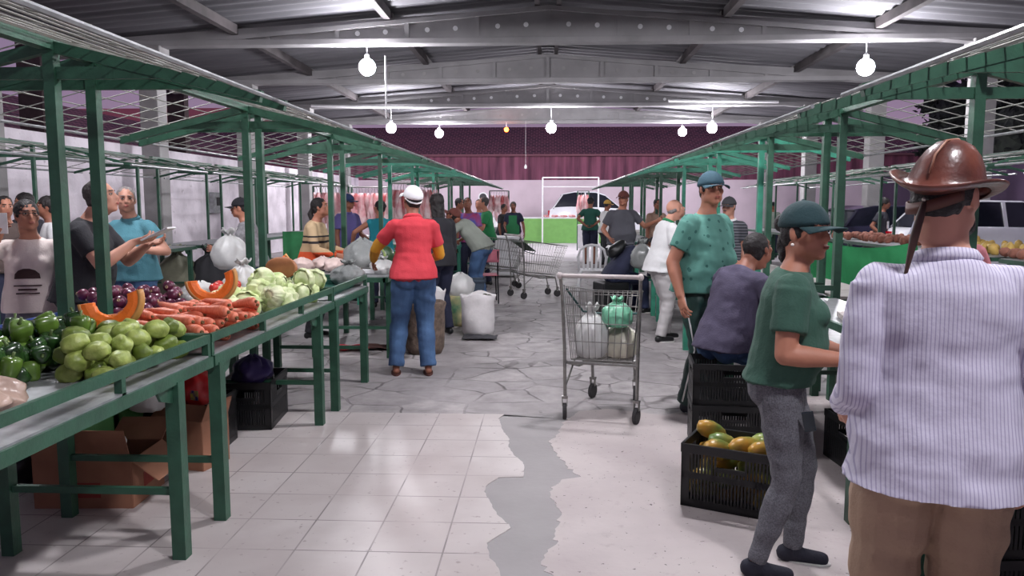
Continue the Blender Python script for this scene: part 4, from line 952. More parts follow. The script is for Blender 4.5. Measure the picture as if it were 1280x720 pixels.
lay([P1, P2], 10, rect(-2.30, -2.02, 3.1, 3.48), TT, .038, .044, (0, 6.28), .5, 'glossy green bell pepper in the heap at the near end of the left stalls', 'bell peppers on the nearest left stall', prev=pv, cat='pepper', sc=(.95, 1.15), upright=.4)
lay([C1, C1, C2], 50, quadr((-1.92, 2.95), (-1.69, 2.9), (-1.68, 3.49), (-2.06, 3.49)), TT, .042, .056, (0, 6.28), .35, 'pale green chayote in the heap between the peppers and the front rail', 'chayotes on the nearest left stall', prev=pv, cat='chayote', sc=(.80, 1.0))
wp = on(140, 405, 1.03)
wedge(.075, .135, PI+.25, 2*PI+.45, 'pumpkin_slice', 'bright orange pumpkin slice standing behind the chayotes, nearest of the cut pumpkins', tuple(at(139, 375, 3.46)), (R(-8), R(6), R(10)))
pc_ = []
lay([K1], 98, quadr((-2.14, 3.68), (-1.73, 3.66), (-1.70, 4.42), (-2.12, 4.45)), TT, .022, .095, (-.75, -.15), .18, 'orange carrot in the heap on the second left stall', 'carrots on the second left stall', prev=pc_, cat='carrot', sc=(.95, 1.3))
lay([O1], 84, quadr((-2.86, 4.62), (-2.30, 4.2), (-2.26, 4.8), (-2.75, 5.0)), TT, .037, .037, (0, 6.28), .4, 'dark purple onion in the heap behind the carrots', 'red onions on the second left stall', prev=pc_, cat='onion', sc=(.95, 1.2))
lay([B1, B2], 25, quadr((-2.05, 4.72), (-1.72, 4.66), (-1.70, 5.66), (-2.1, 5.66)), TT, .084, .084, (0, 6.28), .5, 'pale green cabbage in the pile at the front of the second left stall', 'cabbages on the second left stall', prev=pc_, cat='cabbage', sc=(.72, .92))
sq = MB().lathe([(.004, -.09), (.025, -.087), (.038, -.05), (.034, 0), (.024, .04), (.018, .075), (.008, .088)], n=14).build('squash', SQU, smooth=True); MB().tube([(0, 0, .08), (0, 0, .105)], [.008, .006], 6).build('stem', STEM, sq); SQ = Stock(sq)
lay([SQ], 12, quadr((-2.30, 4.95), (-2.08, 4.75), (-2.1, 5.6), (-2.40, 5.7)), TT+.04, .036, .08, (-1, 1), .2, 'cream coloured squash lying behind the cabbages', 'squashes on the second left stall', prev=pc_, cat='squash')
tm = MB().ell((0, 0, 0), (.034, .034, .029), 12, 8).build('tomato', TOM, smooth=True); MB().disc((0, 0, .029), .01, (0, 0, 1), 6, .004).build('stem', STEM, tm); TMS = Stock(tm)
lay([TMS], 7, quadr((-2.32, 5.25), (-2.15, 5.15), (-2.2, 5.5), (-2.40, 5.55)), TT+.10, .032, .03, (0, 6), .2, 'small red tomato lying among the cream squashes', 'tomatoes behind the cabbages', prev=pc_, cat='tomato')
wp = on(267, 362, 1.06); wedge(.085, .145, PI+.15, 2*PI+.5, 'pumpkin_slice', 'orange pumpkin slice standing between the carrots and cabbages', (-2.06, 4.66, 1.10), (R(-5), R(4), R(12)))
wedge(.08, .135, PI+.5, 2*PI+.2, 'pumpkin_slice', 'orange pumpkin slice standing among the cabbages', (-2.03, 5.62, 1.10), (R(-12), R(-30), R(30)))
p_ = MB(); rs = []
for k in range(11):
    th = PI*k/10; rs.append([V((.115*math.sin(th)*math.cos(a_)*(1+.05*math.cos(8*a_)), .115*math.sin(th)*math.sin(a_)*(1+.05*math.cos(8*a_)) if math.sin(a_) > -.2 else .115*math.sin(th)*-.2, -.08*math.cos(th))) for a_ in (2*PI*j/32 for j in range(32))])
o = p_.rings(rs).build('pumpkin', mat('pumpkin_brown_rind', (172, 112, 74), .5, var=.15, vs=9), smooth=True); o.location = (-1.93, 5.55, 1.10); tag(o, 'half pumpkin with brown rind lying behind the last cabbages', 'pumpkin')
# plastic sheet bundle behind onions, trays, scales
def tray(label, x, y, z, w, d, h, m, rz=0, cat='tray', name='tray'):
    t = thing(name, label, cat, (x, y, z), rz); MB().bb((-w/2, -d/2, 0), (w/2, d/2, .01)).build('base', m, t)
    mb = MB(); mb.bb((-w/2, -d/2, 0), (-w/2+.012, d/2, h)); mb.bb((w/2-.012, -d/2, 0), (w/2, d/2, h)); mb.bb((-w/2, -d/2, 0), (w/2, -d/2+.012, h)); mb.bb((-w/2, d/2-.012, 0), (w/2, d/2, h)); mb.build('rim', m, t, bevel=.003); return t
BLUE = mat('blue_plastic', (62, 84, 150), .4); GRT_ = mat('green_crate_plastic', (38, 96, 82), .5); 
tray('flat blue tray on the boards behind the first two posts', -2.86, 4.45, .826, .5, .62, .05, BLUE)
tray('green plastic tray at the very left behind the peppers', -2.86, 3.55, .826, .45, .5, .06, GRT_)
et = tray('dark green tray of eggs behind the cabbages', -2.12, 6.2, TT, .5, .42, .06, GRT_, cat='tray')
eo = MB().ell((0, 0, 0), (.021, .021, .028), 10, 8).build('egg', EGG, smooth=True); ES = Stock(eo)
for i in range(7):
    for j in range(5): ES.put((-2.12-.2+i*.066, 6.2-.15+j*.075, TT+.04), (0, 0, 0), 1, label='pale egg in the dark green tray behind the cabbages', group='eggs in the tray', cat='egg')
tray('green mesh tray lying on the short table by the cabbages', -1.83, 6.35, TT, .30, .8, .05, GRT_)

# ------------------------------------------------------------------ crates
def crate(label, x, y, z, w, d, h, rz=0, m=None, group=None, word=None):
    m = m or BLACKP; t = thing('plastic_crate', label, 'crate', (x, y, z), rz, group)
    MB().bb((-w/2, -d/2, 0), (w/2, d/2, .012)).build('base', m, t)
    for ax in (0, 1):
        for sg in (-1, 1):
            L_ = w if ax == 0 else d; off = (d if ax == 0 else w)/2*sg; mb = MB()
            def bx_(a0, a1, z0, z1, th=.006, o=0):
                lo, hi = off-sg*th+sg*o, off+sg*o
                if ax == 0: mb.bb((a0, lo, z0), (a1, hi, z1))
                else: mb.bb((lo, a0, z0), (hi, a1, z1))
            bx_(-L_/2, L_/2, 0, h*.13, .01); bx_(-L_/2, L_/2, h*.86, h, .014, .004); bx_(-L_/2, -L_/2+.035, 0, h, .010); bx_(L_/2-.035, L_/2, 0, h, .010)
            bx_(-L_/2, L_/2, h*.46, h*.56, .008)
            n = int(L_/.019)
            for i in range(n):
                a = -L_/2+.03+(L_-.06)*(i+.5)/n; top_ = h*.88 if abs(a) > .07 else h*.66
                bx_(a-.0055, a+.0055, h*.1, top_)
            bx_(-.075, .075, h*.62, h*.69, .010)
            mb.build('side_wall', m, t)
    return t
cx, cy = on(902, 600, .15).x, 0
crate('black slatted crate full of papayas on the pale floor, in front of the stacked crates', 1.0, 3.97, .007, .50, .36, .33, R(-26))
PS = []
for m_ in (PAPM, PAPG):
    o = MB().lathe([(.004, -.085), (.028, -.080), (.048, -.045), (.052, -.005), (.042, .040), (.024, .074), (.006, .086)], n=16, lobes=5, la=.02).build('papaya', m_, smooth=True); MB().disc((0, 0, .087), .008, (0, 0, 1), 8, .006).build('stem', STEM, o); PS.append(Stock(o))
def crreg():
    u, v = rnd.uniform(-.17, .17), rnd.uniform(-.09, .09); a = R(-26); return 1.0+u*math.cos(a)-v*math.sin(a), 3.97+u*math.sin(a)+v*math.cos(a)
lay([PS[0], PS[0], PS[1]], 28, crreg, .02, .050, .075, (-.6, .6), .3, 'yellow and green papaya in the black crate on the floor', 'papayas in the black crate', cat='papaya', sc=(.9, 1.1), top=.36)
crate('black crate in the seat stack under the man in purple, the lower one', 1.20, 5.0, 0.007, .52, .36, .29, R(-6)); crate('black crate the man in purple sits on, upper one of the stack', 1.20, 5.0, .30, .52, .36, .26, R(-6))
a = on(262, 572, 0); crate('black crate under the carrot table, nearer the camera', -2.22, 4.70, 0, .36, .50, .34, R(4)); crate('black crate under the carrot table, further back', -2.10, 5.38, 0, .36, .50, .34, R(6))
crate('black crate at the lower right corner behind the beige trousers, lower one', 1.82, 2.95, .007, .52, .36, .27, R(5)); crate('black crate at the lower right corner behind the beige trousers, upper one', 1.82, 2.95, .28, .52, .36, .27, R(3))
crate('dark crate under the right table behind the papayas', 1.95, 4.55, 0, .40, .52, .30, R(5))
# ------------------------------------------------------------------ bags and sacks
BAGW = mat('bag_white', (214, 214, 212), .35, var=.06, vs=5, bump=.5, bs=18, trans=.15); BAGG = mat('bag_green', (120, 190, 156), .35, var=.06, vs=5, bump=.5, bs=18); BAGC = mat('bag_clear', (168, 172, 170), .2, var=.1, vs=6, bump=.7, bs=20, trans=.35)
BURL = mat('burlap', (122, 104, 92), .95, var=.25, vs=14, bump=.6, bs=60); WOV = mat('woven_sack', (214, 210, 210), .6, var=.06, vs=6, bump=.4, bs=30)
def bag(label, loc, r, h, m, tie=True, rz=0, name='plastic_bag', cat='bag', crumple=.12, squat=1.0, seed=None):
    seed = seed if seed is not None else rnd.random()*50; c = MB(); n = 44; rs = []; pr = [(.02, 0), (.62, .015), (.88, .10), (1.0, .30), (.96, .52), (.78, .72), (.48, .86), (.20, .93), (.10, .955)]
    if tie: pr += [(.16, .985), (.34, 1.03), (.40, 1.10)]
    pr = [(pr[i][0]*(1-f)+pr[i+1][0]*f, pr[i][1]*(1-f)+pr[i+1][1]*f) for i in range(len(pr)-1) for f in (0, .5)]+[pr[-1]]
    for i, (q, z) in enumerate(pr):
        ring_ = []
        for j in range(n):
            a_ = 2*PI*j/n; f = 1+crumple*noise.noise(V((math.cos(a_)*2+seed, math.sin(a_)*2, z*4)))+.09*(.5-abs(noise.noise(V((math.cos(a_)*3.2, math.sin(a_)*3.2+seed, z*5+seed)))*2))+(.05*math.sin(a_*11+seed) if z > .6 else .018*math.sin(a_*9+z*8))*(1.6 if z > .9 else 1)
            ring_.append(V((r*q*f*math.cos(a_), r*q*f*math.sin(a_)*squat, h*z*(1+.04*math.sin(a_*5+seed)*(z > .9)))))
        rs.append(ring_)
    c.rings(rs, cap=False); o = c.build(name, m, smooth=True, solid=.002); o.location = loc; o.rotation_euler = (0, 0, rz); return tag(o, label, cat)
def sack(label, loc, r, h, m, name='sack', fill=None, tilt=0, seed=3, fillname='scrap_heap', rag=.10):
    c = MB(); n = 30; rs = []
    for i, (q, z) in enumerate(((.05, 0), (.80, .01), (.95, .12), (1.0, .35), (.97, .6), (.98, .82), (1.06, .97), (1.02, 1.0), (.90, .93), (.86, .82))):
        rs.append([V((r*q*(1+.10*noise.noise(V((math.cos(a_)*1.6+seed, math.sin(a_)*1.6, z*3)))+.02*math.sin(a_*8+z*9))*math.cos(a_), r*q*.9*(1+.10*noise.noise(V((math.cos(a_)*1.6+seed, math.sin(a_)*1.6, z*3))))*math.sin(a_), h*z+(rag*h*noise.noise(V((a_ if a_ < PI else 2*PI-a_, seed, z))) if z > .7 else 0))) for a_ in (2*PI*j/n for j in range(n))])
    c.rings(rs, cap=False); o = c.build(name, m, smooth=True, solid=.003); o.location = loc; tag(o, label, 'sack')
    if fill:
        f_ = MB()
        for k in range(40): a_ = rnd.uniform(0, 6.28); q = rnd.uniform(0, .78)*r; f_.ell((q*math.cos(a_), q*math.sin(a_)*.9, h*.82+rnd.uniform(-.02, .05)), rnd.uniform(.025, .05), 7, 5)
        x = f_.build(fillname, fill, o, smooth=True); x['kind'] = 'stuff'
    return o
SCRAP = mat('cabbage_scraps', (96, 100, 78), .8, var=.3, vs=9, rgb2=(52, 44, 44))
p = on(597, 421, 0); sack('white woven sack with dark markings, open and full of scraps, in the aisle', (p.x, p.y+.12, 0), .20, .50, WOV, fill=SCRAP, seed=5)
p = on(575, 410, 0); s2 = sack('yellow and green printed sack standing behind the white woven sack', (p.x-.02, p.y+.25, 0), .20, .40, mat('printed_sack', (206, 190, 140), .6, var=.3, vs=5, rgb2=(70, 120, 90)), seed=8)
o = bag('white bag of dark scraps resting on the printed sack', (p.x-.02, p.y+.25, .36), .19, .34, BAGW, tie=False); 
p = on(517, 458, 0); sack('brown burlap sack of roots under the table behind the man in red', (p.x+.0, 8.05, 0), .21, .55, BURL, fill=mat('roots', (110, 84, 70), .9, var=.3), seed=2)
sack('white sack standing between the legs of the man in red', (pl(535, 8.6)[0], 8.7, 0), .16, .62, WOV, seed=11)
bag('large clear plastic bag of greens standing on the table left of the man in red', (pl(451, 8.1)[0], 8.15, .86), .21, .36, BAGC, tie=False, seed=4)
bag('grey plastic bag lying at the end of the short table', (-1.75, 6.75, TT), .15, .20, BAGC, crumple=.3, seed=14)
bag('flat grey plastic bag hanging over the table end near the yellow sleeve', (-1.70, 7.95, .84), .14, .17, BAGW, crumple=.3, seed=17)
bag('crumpled clear plastic bag at the lower left edge of the nearest table', (-1.95, 2.45, TT), .17, .15, mat('bag_pinkish', (206, 176, 160), .3, var=.15, vs=6, bump=.8, bs=14, trans=.2), crumple=.4, tie=False, seed=21)
bag('white bag held by the person behind the second posts', (pl(290, 8.4)[0], 8.3, .86), .19, .40, BAGW, seed=25)
bag('pale crumpled bag lying beyond the onions', (-2.45, 5.35, .826), .16, .20, BAGW, crumple=.4, tie=False, seed=28)
bag('white bag on the table beside the squashes', (-2.35, 5.9, .85), .14, .26, BAGW, crumple=.3, seed=31)
for i, (px, D, lb) in enumerate(((372, 8.0, 'left'), (398, 8.2, 'middle'), (414, 8.0, 'right'))):
    bag('pinkish white packed bag on the table under the ponytail woman, %s of three' % lb, (pl(px, D)[0], D+.1, .86), .12, .15, mat('bag_blush', (220, 196, 188), .4, var=.05, bump=.3), tie=False, crumple=.3, seed=40+i)
bag('red bag with blue lettering bulging out of the crate under the carrots', (-2.24, 4.72, .30), .15, .24, mat('bag_red', (200, 34, 34), .4, var=.12, rgb2=(150, 20, 30)), tie=False, crumple=.3, seed=50)
o = MB(); o.grid(lambda u, v: V(((u-.5)*.22, -.158-.012*math.sin(u*6), .07+v*.06+.01*math.sin(u*5))), 8, 3); o = o.build('bag_print', mat('print_blue', (60, 60, 130), .5, var=.4, vs=30, rgb2=(210, 190, 90)), [x for x in bpy.data.objects if x.get('label', '').startswith('red bag')][0], solid=.003)
bag('purple bag in the crate further back under the carrots', (-2.08, 5.32, .31), .14, .2, mat('bag_purple', (52, 40, 96), .4, var=.2), tie=False, crumple=.3, seed=53)
bag('black plastic sack slumped behind the cardboard boxes', (-2.55, 4.62, 0), .24, .5, mat('bag_black', (30, 30, 34), .3, bump=.5, bs=20), tie=False, crumple=.3, seed=55)
bag('white plastic bag hanging out of the black sack under the peppers', (-2.33, 4.35, .36), .13, .22, BAGW, crumple=.3, seed=57)
bag('dark plastic bag hanging beside the bald man', (pl(804, 10.6)[0], 10.6, .70), .15, .36, BAGC, crumple=.2, seed=60)
bag('pale sack under the back boards of the left stalls', (pl(232, 13)[0], 12.6, 0), .36, .8, mat('bag_khaki', (150, 150, 128), .7, bump=.3), crumple=.1, seed=63)
bag('dark sack next to the pale sack under the back boards', (pl(268, 13)[0], 12.8, 0), .36, .8, DKGREY, crumple=.2, seed=64)
# flat scraps on the floor under the tables
for i, (px, py, lb, m_) in enumerate(((440, 437, 'flat red rag on the floor under the left tables', RED), (470, 436, 'brown crumpled rag on the floor under the left tables', mat('rag_brown', (90, 60, 54), .9)), (600, 424, 'small dark litter lying beside the white sack', DKGREY))):
    p = on(px, py, 0); o = MB(); o.grid(lambda u, v: V(((u-.5)*.4, (v-.5)*.25, .02+.025*noise.noise(V((u*4, v*4, i*7))))), 10, 8); o = o.build('rag', m_, smooth=True, solid=.008); o.location = (p.x, p.y, .01); tag(o, lb, 'rag')
# ------------------------------------------------------------------ cardboard boxes
def box_open(label, x, y, z, w, d, h, rz, flaps=((0, -70), (1, 60), (2, -40), (3, 50)), hole=True, printed=True):
    t = thing('cardboard_box', label, 'box', (x, y, z), rz); th = .006
    MB().bb((-w/2, -d/2, 0), (w/2, d/2, th)).build('base', CARD, t)
    for i, (ax, sg) in enumerate(((0, -1), (0, 1), (1, -1), (1, 1))):
        mb = MB()
        if ax == 0: mb.bb((-w/2, sg*d/2-th/2, 0), (w/2, sg*d/2+th/2, h))
        else: mb.bb((sg*w/2-th/2, -d/2, 0), (sg*w/2+th/2, d/2, h))
        mb.build('side_wall', CARD, t)
        if printed and i in (0, 3):
            q = MB()
            if ax == 0: q.bb((-.09, -d/2-th/2-.001, h*.25), (.09, -d/2-th/2, h*.55))
            else: q.bb((w/2+th/2, -.06, h*.3), (w/2+th/2+.001, .08, h*.6))
            q.build('printed_panel', CARDD, t)
        if hole and i == 3: q = MB().bb((w/2+th/2, -.04, h*.74), (w/2+th/2+.0015, .04, h*.84)).build('hand_hole', mat('hole_dark', (40, 28, 26), .9), t)
    for i, ang in flaps:
        ax, sg = ((0, -1), (0, 1), (1, -1), (1, 1))[i]; fw = min(w, d)*.48; a_ = R(ang); mb = MB()
        dx, dz = math.sin(a_)*fw, math.cos(a_)*fw
        if ax == 0: vs = [V((-w/2, sg*d/2, h)), V((w/2, sg*d/2, h)), V((w/2-.01, sg*(d/2)+dx, h+dz)), V((-w/2+.01, sg*(d/2)+dx, h+dz))]
        else: vs = [V((sg*w/2, -d/2, h)), V((sg*w/2, d/2, h)), V((sg*w/2+dx, d/2-.01, h+dz)), V((sg*w/2+dx, -d/2+.01, h+dz))]
        mb.add(vs, [(0, 1, 2, 3)]); mb.build('flap', CARD, t, solid=.005)
    return t
box_open('open brown cardboard box under the pepper table, the larger front one', -2.37, 3.91, 0, .50, .36, .26, R(3), flaps=((0, -14), (1, 60), (3, 130)))
box_open('brown cardboard box behind the front box under the pepper table', -2.14, 4.66-.2, 0, .36, .24, .30, R(-14), flaps=((0, 50), (3, 20)), printed=False)
o = MB().ell((0, 0, 0), (.15, .10, .05), 14, 8, warp=warpn(.3, 9)).build('white_cloth', WHITEC, smooth=True); o.location = (-2.37, 3.93, .285); tag(o, 'white cloth stuffed in the top of the front cardboard box', 'cloth')
bag('black sack behind the nearest cardboard box at the left edge', (-2.95, 4.2, 0), .22, .38, MATS['bag_black'], tie=False, crumple=.3, seed=70)
# ------------------------------------------------------------------ shopping carts
def cart(label, x, y, rz, flat=False):
    """handle end at -y, basket nose at +y"""
    t = thing('shopping_cart', label, 'shopping cart', (x, y, 0), rz); w0, w1 = .27, .20
    def S(f, z):   # half width and y at height z on the basket, f 0 = handle end, 1 = nose
        return None
    zb0, zb1, zt0, zt1 = .44, .37, .98, .86
    def pt(sx, f, g):  # sx side, f along, g bottom..top
        yb = .02+f*.62; yt = -.02+f*.86; wv = (w0*(1-f)+w1*f); wb = wv*.82
        zb = zb0*(1-f)+zb1*f; zt = zt0*(1-f)+zt1*f
        return V((sx*(wb*(1-g)+wv*g), yb*(1-g)+yt*g, zb*(1-g)+zt*g))
    r = .0028
    for sx, nm_ in ((-1, 'side_mesh'), (1, 'side_mesh')):
        mb = MB()
        for i in range(17): mb.tube([pt(sx, i/16, 0), pt(sx, i/16, 1)], r, 5)
        for g in (.0, .3, .6): mb.tube([pt(sx, 0, g), pt(sx, 1, g)], r*1.3, 5)
        mb.build(nm_, CHROME, t)
    for f, nm_ in ((0, 'rear_gate'), (1, 'nose_mesh')):
        mb = MB()
        for i in range(11): u = -1+2*i/10; a_, b_ = pt(u, f, 0), pt(u, f, .93 if f == 0 else 1); mb.tube([a_, b_], r, 5)
        for g in (0, .25, .5, .75, .93): mb.tube([pt(-1, f, g), pt(1, f, g)], r*1.3, 5)
        mb.build(nm_, CHROME, t)
    mb = MB()
    for i in range(15): mb.tube([pt(-1, i/14, 0), pt(1, i/14, 0)], r, 5)
    for i in range(5): mb.tube([pt(-1+i/2, 0, 0), pt(-1+i/2, 1, 0)], r*1.3, 5)
    mb.build('basket_floor', CHROME, t)
    mb = MB().tube([pt(-1, 0, 1), pt(-1, 1, 1), pt(1, 1, 1), pt(1, 0, 1)], .006, 6); mb.build('top_rim', CHROME, t)
    mb = MB()
    for sx in (-1, 1):
        mb.tube([(sx*w0*1.04, -.10, 1.05), (sx*w0*1.02, -.05, .9), (sx*w0*.98, -.02, .55), (sx*w0*.96, -.01, .17)], .0125, 8)
        mb.tube([(sx*w0*.97, -.02, .43), (sx*w0*.80, .30, .34), (sx*.17, .62, .33), (sx*.17, .66, .17)], .0125, 8)
        mb.tube([(sx*w0*.96, -.01, .24), (sx*w0*.86, .20, .40)], .008, 6)
    mb.tube([(-w0*.97, .0, .42), (w0*.97, .0, .42)], .011, 8); mb.tube([(-.17, .62, .33), (.17, .62, .33)], .011, 8); mb.tube([(-.2, .35, .365), (.2, .35, .365)], .006, 6)
    mb.build('frame', CHROME, t)
    h = MB().tube([(-w0*1.04, -.11, 1.06), (w0*1.04, -.11, 1.06)], .016, 10).build('handle', mat('handle_grey', (196, 186, 184), .4), t, smooth=True)
    for sx in (-1, 1): MB().ell((sx*w0*1.05, -.11, 1.06), (.022, .024, .026), 10, 8).build('end_cap', mat('handle_grey', (0, 0, 0)), h, smooth=True)
    mb = MB().tube([pt(-1, .06, .96), pt(-.75, .30, .66), pt(.3, .34, .62), pt(1, .25, .66)], .008, 6); mb.build('strap', mat('strap_teal', (50, 90, 88), .6), t)
    if flat: MB().add([pt(-.95, 0, .95), pt(.95, 0, .95), pt(.95, .3, .70), pt(-.95, .3, .70)], [(0, 1, 2, 3)]).build('child_seat', mat('seat_green', (40, 80, 60), .5), t, solid=.006)
    for sx, yy_, hw in ((-1, -.02, w0*.96), (1, -.02, w0*.96), (-1, .66, .17), (1, .66, .17)):
        c = MB(); q = V((sx*hw, yy_, 0)); sw = rnd.uniform(-.3, .3); Mz = Matrix.Rotation(sw, 3, 'Z')
        c.bb((-.020, -.012, .10), (-.015, .018, .16)); c.bb((.015, -.012, .10), (.020, .018, .16)); c.bb((-.022, -.016, .155), (.022, .022, .175)); c.v = [tuple(Mz @ V(v_)+q) for v_ in c.v]
        f = c.build('caster_fork', CHROME, t)
        c = MB().disc((0, .0, .062), .060, (1, 0, 0), 20, .028); c.v = [tuple(Mz @ V(v_)+q) for v_ in c.v]; wl = c.build('wheel', RUBBER, f, smooth=False, bevel=.005)
    return t
C1x = (on(703, 525).x+on(797, 533).x)/2
cart('shopping cart holding three bags in the middle of the aisle, nearest the camera', C1x+.01, 5.50, R(-13), False)
def cb(u, v, z): a_ = R(-13); return (C1x+.01+u*math.cos(a_)-v*math.sin(a_), 5.50+u*math.sin(a_)+v*math.cos(a_), z)
bag('white tied bag leaning at the left inside the nearest cart', cb(-.10, .18, .43), .125, .36, BAGW, seed=80)
bag('pale bag of vegetables low at the right inside the nearest cart', cb(.09, .32, .42), .145, .26, mat('bag_cream', (204, 200, 182), .4, var=.1, bump=.5, bs=16), tie=False, seed=83)
bag('pale green tied bag on top of the others in the nearest cart', cb(.08, .22, .66), .115, .20, BAGG, seed=86)
p = on(645, 369); cart('empty shopping cart with green child seat further down the aisle', p.x+.05, p.y-.35, R(-62), True)
p = on(622, 368); cart('empty shopping cart standing behind the pink chair', p.x-.35, p.y+1.0, R(-75), False)
# ------------------------------------------------------------------ chairs, bin, counter, freezer
def school_chair(label, x, y, rz):
    t = thing('chair', label, 'chair', (x, y, 0), rz); PK = mat('pink_seat', (206, 118, 134), .5); DK = mat('chair_steel', (50, 48, 52), .4, .6)
    MB().grid(lambda u, v: V(((u-.5)*.42, -.20+.04*math.sin(u*PI)*-1, .66+v*.20)), 8, 4).build('backrest', PK, t, smooth=True, solid=.014)
    MB().bb((-.21, -.18, .44), (.21, .20, .458)).build('seat', PK, t, bevel=.006)
    for sx in (-1, 1):
        MB().tube([(sx*.19, -.22, .84), (sx*.19, -.17, .44), (sx*.20, -.22, 0)], .012, 8).build('leg', DK, t); MB().tube([(sx*.18, .17, .44), (sx*.20, .22, 0)], .012, 8).build('leg', DK, t)
        MB().tube([(sx*.2, -.21, .14), (sx*.2, .21, .14)], .009, 6).build('stretcher', DK, t)
    MB().tube([(-.2, .0, .14), (.2, 0, .14)], .009, 6).build('stretcher', DK, t)
school_chair('pink school chair seen from behind, standing by the empty carts', pl(606, 12.4)[0], 12.4, R(8))
def plastic_chair(label, x, y, rz):
    t = thing('plastic_chair', label, 'chair', (x, y, 0), rz); c = MB()
    o = [(-.22, 0), (-.24, .25), (-.20, .40), (-.10, .47), (0, .485), (.10, .47), (.20, .40), (.24, .25), (.22, 0)]
    c.tube([(x_, -.20-.10*z_, .42+z_*.95) for x_, z_ in o], .022, 8); c.build('back_frame', WHITEP, t, smooth=True)
    c = MB()
    for k in range(-2, 3): c.bar((k*.07, -.20, .45), (k*.075, -.243, .85 if abs(k) == 2 else .87), .035, .008, up=V((0, 1, 0)))
    c.build('back_slats', WHITEP, t); MB().bb((-.23, -.2, .42), (.23, .24, .445)).build('seat', WHITEP, t, bevel=.01)
    for sx in (-1, 1):
        for yy_ in (-.2, .22): MB().bar((sx*.2, yy_, .43), (sx*.25, yy_*1.25, 0), .05, .04).build('leg', WHITEP, t, bevel=.008)
        MB().tube([(sx*.24, -.23, .66), (sx*.26, .0, .66), (sx*.25, .2, .62), (sx*.23, .22, .43)], .018, 8).build('armrest', WHITEP, t, smooth=True)
plastic_chair('white plastic armchair seen from behind beside the bent person', pl(741, 13.6)[0], 13.6, R(-4))
t = thing('stool', 'dark crate seat under the bent person in navy', 'seat', (pl(768, 11.2)[0], 11.2, 0), R(-70)); MB().bb((-.2, -.24, 0), (.2, .16, .46)).build('seat', BLACKP, t, bevel=.02)
# backpack on the bent person's back
bk = BENTI; sp_ = bk['sp']; c = MB(); pp_, aa_ = sp_(.28); c.ell((0, 0, 0), (.12, .08, .17), 16, 12); c.ell((0, -.06, -.05), (.09, .04, .08), 12, 8)
M_ = Matrix.Rotation(bk['root'].rotation_euler.z, 4, 'Z'); q_ = M_ @ (V((0, -math.cos(aa_)*.20, math.sin(aa_)*.20))*bk['s']+V(pp_)*bk['s']); o = remesh(c, .014, 2).build('backpack', BLACKP, smooth=True)
o.matrix_world = Matrix.Translation(V(bk['root'].location)+q_) @ M_ @ Matrix.Rotation(-aa_, 4, 'X'); o.location = V(bk['root'].location)+q_; o.rotation_euler = (M_ @ Matrix.Rotation(-aa_, 4, 'X')).to_euler(); tag(o, 'black backpack on the back of the person bent forward', 'backpack')
MB().bb((-.05, -.125, -.10), (.05, -.120, -.05)).build('patch', WHITEC, o)
# bin
t = thing('waste_bin', 'dark blue-grey plastic bin beside the sacks on the left of the aisle', 'bin', (pl(585, 10.9)[0], 10.9, 0), R(5))
mb = MB(); n_ = 4
mb.rings([[V((sx*a_, sy*a_*.8, z_)) for sx, sy in ((-1, -1), (1, -1), (1, 1), (-1, 1))] for a_, z_ in ((.17, 0), (.23, .50), (.215, .50), (.16, .03))], cap=False); mb.bb((-.17, -.13, .0), (.17, .13, .03)); mb.build('tub', mat('bin_blue', (58, 72, 88), .5), t, bevel=.012)
mb = MB(); 
for a_, b_ in (((-.25, -.2), (.25, -.17)), ((-.25, .17), (.25, .2)), ((-.25, -.2), (-.22, .2)), ((.22, -.2), (.25, .2))): mb.bb((*a_, .485), (*b_, .52))
mb.build('rim', mat('bin_blue', (0, 0, 0)), t, bevel=.005)
# lime counter at the far end
p0, p1 = on(673, 304.5), on(744, 304.5); Yc = p0.y
t = thing('counter', 'long counter with lime green front and white cloth top at the end of the aisle', 'counter', ((p0.x+p1.x)/2, Yc+.5, 0)); hw = (p1.x-p0.x)/2+.6
MB().bb((-hw, -.4, .02), (hw+.0, -.36, 1.02)).build('front_cloth', mat('lime_cloth', (118, 172, 92), .7, var=.05), t)
MB().bb((-hw-.05, -.42, 1.02), (hw, .4, 1.07)).build('top', WHITEP, t); MB().bb((-hw, -.36, 0), (hw, .38, 1.02)).build('body', WHITEP, t)
t = thing('counter', 'white counter standing left of the lime green counter', 'counter', (p0.x-2.05, Yc+.5, 0)); MB().bb((-1.2, -.4, 0), (1.2, .4, 1.0)).build('body', WHITEP, t, bevel=.02); MB().bb((-1.25, -.45, 1.0), (1.25, .45, 1.05)).build('top', WHITEP, t)
t = thing('chest_freezer', 'low white chest freezer beyond the empty carts', 'freezer', (pl(617, 17.0)[0], 17.0, 0)); MB().bb((-.55, -.3, .06), (.55, .3, .82)).build('body', WHITEP, t, bevel=.02); MB().bb((-.57, -.32, .82), (.57, .32, .89)).build('lid', WHITEP, t, bevel=.015); MB().bb((-.08, -.34, .84), (.08, -.32, .87)).build('handle', BLACKP, t)
